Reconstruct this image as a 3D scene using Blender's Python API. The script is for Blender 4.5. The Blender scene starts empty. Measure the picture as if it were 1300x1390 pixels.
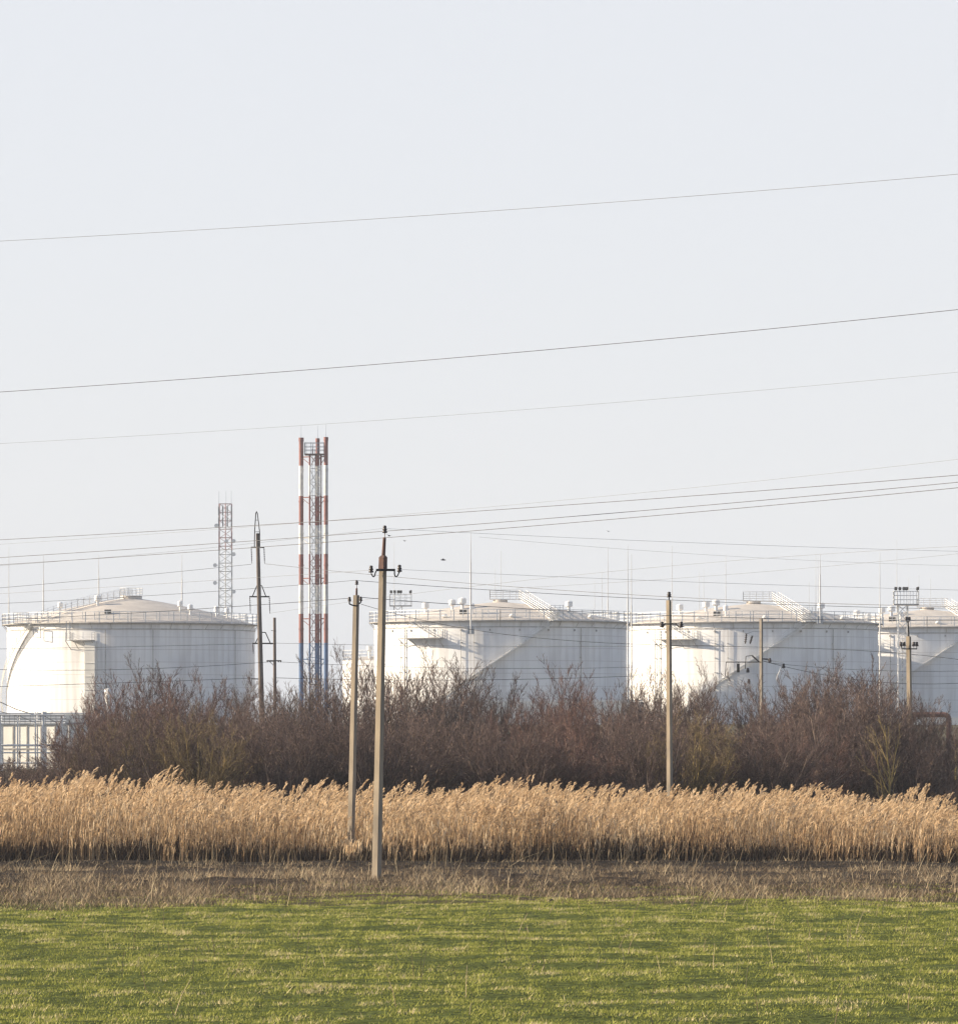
import bpy, math, random
import numpy as np
from mathutils import Vector, Matrix
random.seed(7); np.random.seed(7)
R = math.radians
C = bpy.context.scene.collection
F = 6240.0; HOR = 978.0; CZ = 4.25          # focal length in photo pixels, horizon row, eye height

# ---------------------------------------------------------------- terrain
def rise(y): 
    t = np.clip((y-480.0)/180.0, 0, 1)
    return 3.5*t*t*(3-2*t)
def gz(x, y):
    b = 0.025*np.sin(x*0.9+y*0.31)+0.02*np.sin(x*0.37-y*0.83)+0.012*np.sin(x*1.9+y*1.3+1)+0.015*np.sin(y*2.3+x*.21)
    fade = np.clip((170.0-y)/20.0, 0, 1)
    ditch = -0.22*np.exp(-((y-140.5)/2.5)**2)
    return b*fade + ditch + rise(y)
def P(px, py, d): return Vector(((px-650)*d/F, d, CZ+(HOR-py)*d/F))
def G(px, d):
    x = (px-650)*d/F
    return Vector((x, d, float(gz(x, d))))

# ---------------------------------------------------------------- materials
def nodes(name):
    m = bpy.data.materials.new(name); m.use_nodes = True
    nt = m.node_tree; b = nt.nodes['Principled BSDF']
    return m, nt, b
def N(nt, t, **kw):
    n = nt.nodes.new(t)
    for k, v in kw.items(): setattr(n, k, v)
    return n
def mat(name, col, rough=.8, var=.18, scale=2.0, stretch=(1,1,1), metallic=0, col2=None, bump=0, spec=.3):
    m, nt, b = nodes(name)
    tc = N(nt,'ShaderNodeTexCoord'); mp = N(nt,'ShaderNodeMapping'); mp.inputs['Scale'].default_value = stretch
    nt.links.new(tc.outputs['Object'], mp.inputs['Vector'])
    nz = N(nt,'ShaderNodeTexNoise'); nz.inputs['Scale'].default_value = scale; nz.inputs['Detail'].default_value = 6
    nt.links.new(mp.outputs[0], nz.inputs['Vector'])
    cr = N(nt,'ShaderNodeValToRGB')
    c2 = col2 if col2 else tuple(c*(1-var*2) for c in col)
    cr.color_ramp.elements[0].position = .35; cr.color_ramp.elements[0].color = (*c2,1)
    cr.color_ramp.elements[1].position = .65; cr.color_ramp.elements[1].color = (*col,1)
    nt.links.new(nz.outputs[0], cr.inputs[0]); nt.links.new(cr.outputs[0], b.inputs['Base Color'])
    b.inputs['Roughness'].default_value = rough; b.inputs['Metallic'].default_value = metallic
    b.inputs['Specular IOR Level'].default_value = spec
    if bump:
        bp = N(nt,'ShaderNodeBump'); bp.inputs['Strength'].default_value = bump
        nt.links.new(nz.outputs[0], bp.inputs['Height']); nt.links.new(bp.outputs[0], b.inputs['Normal'])
    return m
def attr_mat(name, stops, rough=.8, transl=0.0, nscale=None):
    """colour from a per-blade random number stored on the mesh"""
    m, nt, b = nodes(name)
    at = N(nt,'ShaderNodeAttribute'); at.attribute_name = 'rnd'
    cr = N(nt,'ShaderNodeValToRGB'); el = cr.color_ramp.elements
    el[0].position, el[0].color = stops[0][0], (*stops[0][1],1)
    el[1].position, el[1].color = stops[-1][0], (*stops[-1][1],1)
    for p, c in stops[1:-1]:
        e = el.new(p); e.color = (*c,1)
    nt.links.new(at.outputs['Fac'], cr.inputs[0])
    out = cr.outputs[0]
    if nscale:
        g = N(nt,'ShaderNodeNewGeometry'); nz = N(nt,'ShaderNodeTexNoise'); nz.inputs['Scale'].default_value = nscale; nz.inputs['Detail'].default_value = 4
        nt.links.new(g.outputs['Position'], nz.inputs['Vector'])
        mr = N(nt,'ShaderNodeMapRange'); mr.inputs[1].default_value=.3; mr.inputs[2].default_value=.7; mr.inputs[3].default_value=.55; mr.inputs[4].default_value=1.25
        nt.links.new(nz.outputs[0], mr.inputs[0])
        mx = N(nt,'ShaderNodeMix', data_type='RGBA', blend_type='MULTIPLY'); mx.inputs[0].default_value = 1
        nt.links.new(out, mx.inputs[6]); nt.links.new(mr.outputs[0], mx.inputs[7]); out = mx.outputs[2]
    nt.links.new(out, b.inputs['Base Color'])
    b.inputs['Roughness'].default_value = rough; b.inputs['Specular IOR Level'].default_value = .2
    if transl:
        tr = N(nt,'ShaderNodeBsdfTranslucent'); nt.links.new(out, tr.inputs[0])
        ms = N(nt,'ShaderNodeMixShader'); ms.inputs[0].default_value = transl
        nt.links.new(b.outputs[0], ms.inputs[1]); nt.links.new(tr.outputs[0], ms.inputs[2])
        nt.links.new(ms.outputs[0], nt.nodes['Material Output'].inputs[0])
    return m
def tank_mat():
    m, nt, b = nodes('tank_paint')
    tc = N(nt,'ShaderNodeTexCoord')
    mp = N(nt,'ShaderNodeMapping'); mp.inputs['Scale'].default_value = (1,1,.06)
    nt.links.new(tc.outputs['Object'], mp.inputs['Vector'])
    n1 = N(nt,'ShaderNodeTexNoise'); n1.inputs['Scale'].default_value = 1.1; n1.inputs['Detail'].default_value = 8
    nt.links.new(mp.outputs[0], n1.inputs['Vector'])
    n2 = N(nt,'ShaderNodeTexNoise'); n2.inputs['Scale'].default_value = .12; n2.inputs['Detail'].default_value = 3
    nt.links.new(tc.outputs['Object'], n2.inputs['Vector'])
    c1 = N(nt,'ShaderNodeValToRGB'); e = c1.color_ramp.elements
    e[0].position=.34; e[0].color=(.72,.705,.69,1); e[1].position=.56; e[1].color=(.87,.865,.855,1)
    nt.links.new(n1.outputs[0], c1.inputs[0])
    c2 = N(nt,'ShaderNodeValToRGB'); e = c2.color_ramp.elements
    e[0].position=.4; e[0].color=(.88,.88,.9,1); e[1].position=.6; e[1].color=(1,1,1,1)
    nt.links.new(n2.outputs[0], c2.inputs[0])
    mx = N(nt,'ShaderNodeMix', data_type='RGBA', blend_type='MULTIPLY'); mx.inputs[0].default_value=1
    nt.links.new(c1.outputs[0], mx.inputs[6]); nt.links.new(c2.outputs[0], mx.inputs[7])
    # weld seams between the plate courses
    sp = N(nt,'ShaderNodeSeparateXYZ'); nt.links.new(tc.outputs['Object'], sp.inputs[0])
    dv = N(nt,'ShaderNodeMath', operation='MULTIPLY'); dv.inputs[1].default_value = 1/2.25; nt.links.new(sp.outputs[2], dv.inputs[0])
    fr = N(nt,'ShaderNodeMath', operation='FRACT'); nt.links.new(dv.outputs[0], fr.inputs[0])
    lt = N(nt,'ShaderNodeMath', operation='LESS_THAN'); lt.inputs[1].default_value = .05; nt.links.new(fr.outputs[0], lt.inputs[0])
    mu = N(nt,'ShaderNodeMath', operation='MULTIPLY'); mu.inputs[1].default_value = .5; nt.links.new(lt.outputs[0], mu.inputs[0])
    m2 = N(nt,'ShaderNodeMix', data_type='RGBA'); nt.links.new(mu.outputs[0], m2.inputs[0])
    nt.links.new(mx.outputs[2], m2.inputs[6]); m2.inputs[7].default_value = (.45,.42,.4,1)
    nt.links.new(m2.outputs[2], b.inputs['Base Color'])
    b.inputs['Roughness'].default_value=.55; b.inputs['Specular IOR Level'].default_value=.25
    return m
def band_mat(name, bands, z0, z1):
    """painted warning bands: list of (start height fraction, colour)"""
    m, nt, b = nodes(name)
    g = N(nt,'ShaderNodeTexCoord'); sp = N(nt,'ShaderNodeSeparateXYZ'); nt.links.new(g.outputs['Object'], sp.inputs[0])
    mr = N(nt,'ShaderNodeMapRange'); mr.inputs[1].default_value=z0; mr.inputs[2].default_value=z1; nt.links.new(sp.outputs[2], mr.inputs[0])
    cr = N(nt,'ShaderNodeValToRGB'); cr.color_ramp.interpolation='CONSTANT'; el = cr.color_ramp.elements
    el[0].position=0; el[0].color=(*bands[0][1],1); el[1].position=bands[1][0]; el[1].color=(*bands[1][1],1)
    for p,c in bands[2:]:
        e = el.new(p); e.color=(*c,1)
    nt.links.new(mr.outputs[0], cr.inputs[0])
    nz = N(nt,'ShaderNodeTexNoise'); nz.inputs['Scale'].default_value=.8; nz.inputs['Detail'].default_value=5; nt.links.new(g.outputs['Object'], nz.inputs['Vector'])
    m2 = N(nt,'ShaderNodeMapRange'); m2.inputs[1].default_value=.3; m2.inputs[2].default_value=.7; m2.inputs[3].default_value=.62; m2.inputs[4].default_value=1.05; nt.links.new(nz.outputs[0], m2.inputs[0])
    mx = N(nt,'ShaderNodeMix', data_type='RGBA', blend_type='MULTIPLY'); mx.inputs[0].default_value=1
    nt.links.new(cr.outputs[0], mx.inputs[6]); nt.links.new(m2.outputs[0], mx.inputs[7]); nt.links.new(mx.outputs[2], b.inputs['Base Color'])
    b.inputs['Roughness'].default_value=.6
    return m
M = {}
M['tank'] = tank_mat()
M['roof'] = mat('roof_paint', (.56,.51,.455), .7, .08, .35, (1,1,1))
M['rail'] = mat('white_rail', (.8,.79,.77), .5, .08, .6)
M['deck'] = mat('walkway_grey', (.46,.44,.42), .7, .2, 1)
M['dark'] = mat('dark_iron', (.045,.04,.04), .6, .2, 3)
M['rust'] = mat('rusty_iron', (.16,.085,.065), .85, .25, 5, col2=(.09,.06,.055))
M['conc'] = mat('pole_concrete', (.36,.295,.215), .9, .14, 3, (1,1,.3), bump=.3, col2=(.22,.185,.145))
M['conc2'] = mat('old_concrete', (.31,.27,.22), .9, .14, 2.2, (1,1,.25), col2=(.2,.175,.16))
M['dpole'] = mat('dark_pole', (.17,.14,.125), .9, .2, 2, (1,1,.2))
M['glass'] = mat('insulator_glaze', (.05,.035,.035), .3, .2, 8, spec=.5)
M['pin'] = mat('pin_steel', (.35,.33,.33), .5, .1, 4)
M['wire'] = mat('wire_aluminium', (.13,.13,.14), .6, .1, .2)
M['wire2'] = mat('pale_wire', (.24,.24,.25), .6, .1, .2)
M['wire3'] = mat('dark_wire', (.035,.035,.04), .8, .1, .2)
M['mast'] = mat('mast_galvanised', (.62,.62,.62), .5, .1, .5)
M['shed'] = mat('white_wall_panel', (.80,.77,.71), .8, .06, .8, (1,1,.3))
M['steel'] = mat('grey_steel', (.38,.40,.43), .6, .15, 1)
M['pale'] = mat('pale_pipework', (.76,.76,.75), .6, .1, 1)
M['white'] = mat('white_paint', (.8,.79,.77), .5, .05, 1)
M['brown'] = mat('rusty_pipe_coat', (.24,.12,.09), .8, .2, 2, col2=(.13,.07,.06))
M['yellow'] = mat('yellow_paint', (.62,.45,.06), .6, .1, 2)
M['bark'] = mat('grey_brown_bark', (.25,.19,.155), .95, .2, 3, (1,1,.4))
M['bark2'] = mat('lichen_bark', (.36,.27,.09), .95, .2, 4, (1,1,.5), col2=(.2,.14,.07))
M['twigA'] = mat('brown_twigs', (.205,.145,.120), .9, .2, .8, col2=(.13,.092,.080))
M['twigB'] = mat('red_brown_twigs', (.26,.155,.125), .9, .2, .8, col2=(.15,.098,.085))
M['twigC'] = mat('grey_twigs', (.195,.155,.135), .9, .2, .8, col2=(.12,.098,.088))
M['twigD'] = mat('olive_twigs', (.26,.20,.11), .9, .2, .8, col2=(.14,.11,.075))
for k,a,b,c in (('twigA',(.04,.028,.026),(.15,.108,.098),(.40,.29,.22)),('twigB',(.045,.027,.022),(.175,.108,.096),(.44,.28,.21)),('twigC',(.04,.03,.027),(.145,.113,.102),(.38,.31,.26)),('twigD',(.08,.06,.035),(.24,.18,.10),(.46,.36,.2))):
    M[k]=attr_mat('twigs_'+k[-1],[(0,a),(.6,b),(.9,b),(1,c)],.9)
M['bird'] = mat('dark_feathers', (.05,.05,.055), .8, .2, 20)
RED=(.25,.075,.06); WHT=(.74,.73,.71); BLU=(.045,.12,.28)

# ---------------------------------------------------------------- mesh builder
class MB:
    def __init__(s): s.v=[]; s.f=[]; s.sm=[]
    def add(s, vs, fs, smooth=False):
        o=len(s.v); s.v += [tuple(v) for v in vs]
        for f in fs: s.f.append(tuple(i+o for i in f)); s.sm.append(smooth)
    def box(s, c, size, rz=0, rot=None):
        c=Vector(c); h=Vector(size)/2
        m = rot if rot else Matrix.Rotation(rz,3,'Z')
        vs=[c+m@Vector((sx*h.x,sy*h.y,sz*h.z)) for sz in (-1,1) for sy in (-1,1) for sx in (-1,1)]
        s.add(vs,[(0,2,3,1),(4,5,7,6),(0,1,5,4),(2,6,7,3),(0,4,6,2),(1,3,7,5)])
    def tube(s, a, b, r0, r1=None, n=6, caps=True):
        a=Vector(a); b=Vector(b); r1=r0 if r1 is None else r1
        d=(b-a)
        if d.length<1e-6: return
        d.normalize(); u=d.orthogonal().normalized(); w=d.cross(u)
        ring=lambda c,r:[c+r*(math.cos(2*math.pi*i/n)*u+math.sin(2*math.pi*i/n)*w) for i in range(n)]
        vs=ring(a,r0)+ring(b,r1)
        s.add(vs,[(i,(i+1)%n,n+(i+1)%n,n+i) for i in range(n)],n>5)
        if caps: s.add(ring(a,r0),[tuple(range(n-1,-1,-1))]); s.add(ring(b,r1),[tuple(range(n))])
    def path(s, pts, r, n=5):
        for a,b in zip(pts[:-1],pts[1:]): s.tube(a,b,r,r,n,False)
    def lathe(s, prof, n=16, c=(0,0,0), smooth=True):
        c=Vector(c); vs=[]
        for r,z in prof:
            vs+=[c+Vector((r*math.cos(2*math.pi*i/n),r*math.sin(2*math.pi*i/n),z)) for i in range(n)]
        fs=[]
        for k in range(len(prof)-1):
            for i in range(n):
                fs.append((k*n+i,k*n+(i+1)%n,(k+1)*n+(i+1)%n,(k+1)*n+i))
        s.add(vs,fs,smooth)
    def taper(s, a, b, wa, wb, rz=0, da=None, db=None):
        """square-section tapering post, a bottom, b top"""
        a=Vector(a); b=Vector(b); m=Matrix.Rotation(rz,3,'Z'); vs=[]
        da=da or wa; db=db or wb
        for c,w,d in ((a,wa,da),(b,wb,db)):
            for sx,sy in ((-1,-1),(1,-1),(1,1),(-1,1)): vs.append(c+m@Vector((sx*w/2,sy*d/2,0)))
        s.add(vs,[(0,3,2,1),(4,5,6,7),(0,1,5,4),(1,2,6,5),(2,3,7,6),(3,0,4,7)])
    def rail(s, pts, h=1.1, nr=3, r=.03, step=2.0, posts=True, pr=None):
        pts=[Vector(p) for p in pts]
        for k in range(nr):
            z=h*(k+1)/nr; s.path([p+Vector((0,0,z)) for p in pts], r, 4)
        if posts:
            acc=step
            for a,b in zip(pts[:-1],pts[1:]):
                L=(b-a).length; t=0
                while acc<=L-t+1e-6:
                    t+=acc; acc=step
                    p=a.lerp(b,min(1,t/L)); s.tube(p,p+Vector((0,0,h)),pr or r*1.3,None,4,False)
                acc-= (L-t)
            s.tube(pts[0],pts[0]+Vector((0,0,h)),pr or r*1.3,None,4,False)
            s.tube(pts[-1],pts[-1]+Vector((0,0,h)),pr or r*1.3,None,4,False)
    def build(s, name, m, parent=None, loc=None):
        me=bpy.data.meshes.new(name); me.from_pydata(s.v,[],s.f); me.update()
        me.polygons.foreach_set('use_smooth', s.sm)
        me.materials.append(m); o=bpy.data.objects.new(name,me); C.objects.link(o)
        if parent: o.parent=parent
        if loc is not None: o.location=loc
        return o
def tag(o,label=None,cat=None,group=None,kind=None):
    if label: o['label']=label
    if cat: o['category']=cat
    if group: o['group']=group
    if kind: o['kind']=kind
    return o
def empty(name,loc,label,cat,group=None,rz=0):
    o=bpy.data.objects.new(name,None); C.objects.link(o); o.location=loc; o.rotation_euler=(0,0,rz); o.empty_display_size=.5
    return tag(o,label,cat,group)
def copy_tree(o,parent=None):
    c=o.copy(); C.objects.link(c); c.parent=parent
    for ch in list(o.children): copy_tree(ch,c)
    return c
def lat(mb, w0, w1, z0, z1, nb, r, d0=None, d1=None, n=4, horiz=True):
    """square lattice column"""
    d0=d0 or w0; d1=d1 or w1
    def cor(t): 
        w=(w0+(w1-w0)*t)/2; d=(d0+(d1-d0)*t)/2; z=z0+(z1-z0)*t
        return [Vector((-w,-d,z)),Vector((w,-d,z)),Vector((w,d,z)),Vector((-w,d,z))]
    a=cor(0); b=cor(1)
    for i in range(4): mb.tube(a[i],b[i],r*1.7,None,n,False)
    for k in range(nb):
        a=cor(k/nb); b=cor((k+1)/nb)
        for i in range(4):
            j=(i+1)%4
            if (k+i)%2: mb.tube(a[i],b[j],r,None,n,False)
            else: mb.tube(a[j],b[i],r,None,n,False)
            if horiz: mb.tube(b[i],b[j],r,None,n,False)

# ---------------------------------------------------------------- ground
def ground():
    ys=list(np.arange(-20,60,4.0))+list(np.arange(60,180,.5))
    y=180.0; st=.8
    while y<2300: ys.append(y); y+=st; st=min(st*1.06,60)
    ys.append(2300)
    xs=list(np.arange(0,28,.5)); x=28; st=.7
    while x<1500: xs.append(x); x+=st; st*=1.15
    xs=np.array([-v for v in xs[:0:-1]]+xs); ys=np.array(ys)
    X,Y=np.meshgrid(xs,ys); Z=gz(X,Y)
    near=(Y<178)
    rng=np.random.RandomState(3)
    clod=rng.rand(*X.shape)
    Z=Z+np.where((Y>118)&(Y<142)&near,clod*.10,0)+np.where((Y<=118)&(Y>=60),clod*.025,0)
    v=np.stack([X,Y,Z],-1).reshape(-1,3); nx=len(xs); ny=len(ys)
    i=np.arange(ny-1)[:,None]*nx+np.arange(nx-1)[None,:]
    f=np.stack([i,i+1,i+nx+1,i+nx],-1).reshape(-1,4)
    me=bpy.data.meshes.new('ground'); me.from_pydata(v.tolist(),[],f.tolist()); me.update()
    m,nt,b=nodes('field_soil')
    g=N(nt,'ShaderNodeNewGeometry'); sp=N(nt,'ShaderNodeSeparateXYZ'); nt.links.new(g.outputs['Position'],sp.inputs[0])
    nz=N(nt,'ShaderNodeTexNoise'); nz.inputs['Scale'].default_value=.35; nz.inputs['Detail'].default_value=8; nt.links.new(g.outputs['Position'],nz.inputs['Vector'])
    ma=N(nt,'ShaderNodeMath',operation='MULTIPLY_ADD'); ma.inputs[1].default_value=9; nt.links.new(nz.outputs[0],ma.inputs[0]); nt.links.new(sp.outputs[1],ma.inputs[2])
    mr=N(nt,'ShaderNodeMapRange'); mr.inputs[1].default_value=60; mr.inputs[2].default_value=260; nt.links.new(ma.outputs[0],mr.inputs[0])
    cr=N(nt,'ShaderNodeValToRGB'); el=cr.color_ramp.elements
    p=lambda y:(y-60)/200
    el[0].position=0; el[0].color=(.08,.095,.025,1); el[1].position=1; el[1].color=(.10,.085,.05,1)
    for y,c in ((108,(.08,.095,.025)),(114,(.075,.055,.038)),(133,(.06,.045,.033)),(138,(.035,.027,.02)),(190,(.05,.04,.032)),(225,(.08,.075,.045))):
        e=el.new(p(y)); e.color=(*c,1)
    nt.links.new(mr.outputs[0],cr.inputs[0])
    n2=N(nt,'ShaderNodeTexNoise'); n2.inputs['Scale'].default_value=6; n2.inputs['Detail'].default_value=6; nt.links.new(g.outputs['Position'],n2.inputs['Vector'])
    m2=N(nt,'ShaderNodeMapRange'); m2.inputs[1].default_value=.35; m2.inputs[2].default_value=.65; m2.inputs[3].default_value=.5; m2.inputs[4].default_value=1.3; nt.links.new(n2.outputs[0],m2.inputs[0])
    mx=N(nt,'ShaderNodeMix',data_type='RGBA',blend_type='MULTIPLY'); mx.inputs[0].default_value=1
    nt.links.new(cr.outputs[0],mx.inputs[6]); nt.links.new(m2.outputs[0],mx.inputs[7]); nt.links.new(mx.outputs[2],b.inputs['Base Color'])
    bp=N(nt,'ShaderNodeBump'); bp.inputs['Strength'].default_value=.6; bp.inputs['Distance'].default_value=.1; nt.links.new(n2.outputs[0],bp.inputs['Height']); nt.links.new(bp.outputs[0],b.inputs['Normal'])
    b.inputs['Roughness'].default_value=1; b.inputs['Specular IOR Level'].default_value=.05
    me.materials.append(m); o=bpy.data.objects.new('ground',me); C.objects.link(o); o['kind']='structure'
ground()

# ---------------------------------------------------------------- ribbons (grass, reeds)
def ribbon_arrays(pts, wid, side, rnd):
    n,k,_=pts.shape
    s=side[:,None,:]*wid[:,:,None]*.5
    v=np.stack([pts-s,pts+s],2).reshape(-1,3)
    base=(np.arange(n)*k*2)[:,None]+(np.arange(k-1)*2)[None,:]
    f=np.stack([base,base+1,base+3,base+2],-1).reshape(-1,4)
    return v,f,np.repeat(rnd,k*2)
def join_ribbons(name, sets, mats):
    vs=[];fs=[];rs=[];mi=[];o=0
    for (pts,wid,side,rnd,mid) in sets:
        v,f,r=ribbon_arrays(pts,wid,side,rnd); vs.append(v); fs.append(f+o); rs.append(r); mi.append(np.full(len(f),mid)); o+=len(v)
    v=np.concatenate(vs).astype(np.float32); f=np.concatenate(fs).astype(np.int32); r=np.concatenate(rs).astype(np.float32); mi=np.concatenate(mi).astype(np.int32)
    me=bpy.data.meshes.new(name)
    me.vertices.add(len(v)); me.vertices.foreach_set('co',v.ravel())
    me.loops.add(f.size); me.loops.foreach_set('vertex_index',f.ravel())
    me.polygons.add(len(f)); me.polygons.foreach_set('loop_start',np.arange(0,f.size,4,dtype=np.int32)); me.polygons.foreach_set('loop_total',np.full(len(f),4,dtype=np.int32))
    me.polygons.foreach_set('material_index',mi)
    me.update(calc_edges=True)
    a=me.attributes.new('rnd','FLOAT','POINT'); a.data.foreach_set('value',r)
    for m in mats: me.materials.append(m)
    ob=bpy.data.objects.new(name,me); C.objects.link(ob); return ob
U=np.random.uniform
def noise2(x,y,s,seed=0):
    rs=np.random.RandomState(seed); out=np.zeros_like(x)
    for i in range(9):
        a=rs.uniform(0,6.28); k=s*rs.uniform(.5,2.2); out+=np.sin(k*(x*math.cos(a)+y*math.sin(a))+rs.uniform(0,6.28))
    return out/3.0
def sides(n):
    a=U(-.9,.9,n); return np.stack([np.cos(a),np.sin(a),np.zeros(n)],-1)

# green sward
def grass():
    n=680000
    y=np.sqrt(U(56**2,121**2,n)); x=U(-1,1,n)*(y*.108+3)
    dens=.7*noise2(x,y*1.6,1.0,5)+.8*noise2(x,y*1.3,3.2,6)+.6*noise2(x,y,9,7)
    edge=y+3.6*noise2(x,y*.3,.28,9)+1.6*noise2(x,y,1.6,10)
    keep=(dens>-2.0+1.3*U(0,1,n)**2)&(edge<107+16*U(0,1,n)**4)
    x=x[keep];y=y[keep];dens=dens[keep]; n=len(x)
    h=U(.02,.058,n)*(1+.3*np.clip(dens,-1,1.5))*(1+.9*(U(0,1,n)>.985))
    z=gz(x,y)
    lean=np.stack([U(-.5,.9,n)*h,U(-.5,.5,n)*h,h],-1)
    b=np.stack([x,y,z-.01],-1)
    pts=np.stack([b,b+lean*.55+np.array([0,0,1])*0,b+lean],1)
    w=np.stack([U(.010,.018,n),U(.009,.015,n),np.full(n,.002)],1)
    rnd=np.clip(.47+.27*dens+U(-.32,.32,n),0,1)
    m=attr_mat('green_blades',[(0,(.14,.155,.03)),(.3,(.255,.275,.05)),(.75,(.38,.375,.09)),(.93,(.43,.40,.12)),(1,(.62,.52,.28))],.7,.25)
    o=join_ribbons('green_grass',[(pts,w,sides(n),rnd,0)],[m])
    tag(o,'short bright green grass covering the foreground field','grass',kind='stuff')
grass()

# dead weed strip with pale straws
def weeds():
    n=185000
    y=np.sqrt(U(99**2,141**2,n)); x=U(-1,1,n)*(y*.108+3)
    dens=noise2(x,y,.9,15)+.6*noise2(x,y,3.1,16)
    edge=y+3.6*noise2(x,y*.3,.28,9)+1.6*noise2(x,y,1.6,10)
    keep=(edge>105.5+3*U(0,1,n))&((dens>-.9)|(U(0,1,n)>.6))&~((y>131)&(U(0,1,n)<.72))
    x=x[keep];y=y[keep];dens=dens[keep];n=len(x)
    h=U(.03,.17,n)*(1+.6*np.clip(dens,-.8,1.6))*np.where(y>128,.75,1)
    b=np.stack([x,y,gz(x,y)-.02],-1)
    lean=np.stack([U(-.8,1.0,n)*h,U(-.6,.6,n)*h,h],-1)
    pts=np.stack([b,b+lean*.5+np.stack([0*h,0*h,h*.1],-1),b+lean],1)
    w=np.stack([U(.008,.015,n),U(.007,.012,n),np.full(n,.004)],1)
    rnd=np.clip(.44+.24*dens+U(-.45,.45,n),0,1)
    m=attr_mat('dead_weeds',[(0,(.035,.025,.018)),(.35,(.14,.10,.065)),(.7,(.32,.235,.145)),(1,(.58,.46,.29))],.9,.1)
    q=900; a=U(0,6.28,q); rr_=U(.1,1.1,q)**1.2; d0=120; xq=(510.6-650)*d0/F+rr_*np.cos(a)*1.3; yq=d0+rr_*np.sin(a)
    hq=U(.06,.24,q)*(1.3-.7*rr_); bq=np.stack([xq,yq,gz(xq,yq)-.02],-1); lq=np.stack([U(-.5,.5,q)*hq,U(-.4,.4,q)*hq,hq],-1)
    tuft=(np.stack([bq,bq+lq*.5,bq+lq],1),np.stack([np.full(q,.014),np.full(q,.011),np.full(q,.004)],1),sides(q),U(.2,1,q),0)
    # taller straws
    k=1100
    ys=np.sqrt(U(104**2,142**2,k)); xs=U(-1,1,k)*(ys*.108+3)
    hs=U(.25,.75,k)*(1+.4*(U(0,1,k)>.93))
    k2=170; y2=np.sqrt(U(62**2,108**2,k2)); x2=U(-1,1,k2)*(y2*.108+2); h2=U(.15,.6,k2)
    fixed=[(1222,1288,1.15,70),(1280,1290,.55,60),(978,1292,.45,10),(1140,1255,.35,70),(222,1238,.45,200),(112,1240,.35,15),(655,1232,.3,120),(1150,1290,.5,0)]
    xf=[];yf=[];hf=[];lx=[]
    for px,py,hh,ln in fixed:
        d=CZ*F/(py-HOR); xf.append((px-650)*d/F); yf.append(d); hf.append(hh); lx.append(ln/200.0)
    xs=np.concatenate([xs,x2,xf]); ys=np.concatenate([ys,y2,yf]); hs=np.concatenate([hs,h2,hf]); K=len(xs)
    ln=np.concatenate([U(-.35,.6,k+k2),lx])*hs
    ln[:90]=np.sign(ln[:90]+.01)*hs[:90]*U(1,2.2,90)
    b2=np.stack([xs,ys,gz(xs,ys)-.02],-1); t=np.stack([ln,U(-.3,.3,K)*hs,hs],-1)
    mid=b2+t*.5+np.stack([-ln*.08,0*hs,hs*.04],-1)
    p2=np.stack([b2,mid,b2+t],1); w2=np.stack([U(.008,.014,K),U(.007,.012,K),np.full(K,.005)],1)
    m2=attr_mat('pale_straw',[(0,(.14,.10,.065)),(.5,(.27,.20,.12)),(1,(.48,.39,.25))],.7,.1)
    o=join_ribbons('dead_weeds',[(pts,w,sides(n),rnd,0),tuft,(p2,w2,sides(K),U(0,1,K),1)],[m,m2])
    tag(o,'brown dead weeds and pale dry straws between grass and reeds','weeds',kind='stuff')
weeds()

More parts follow.
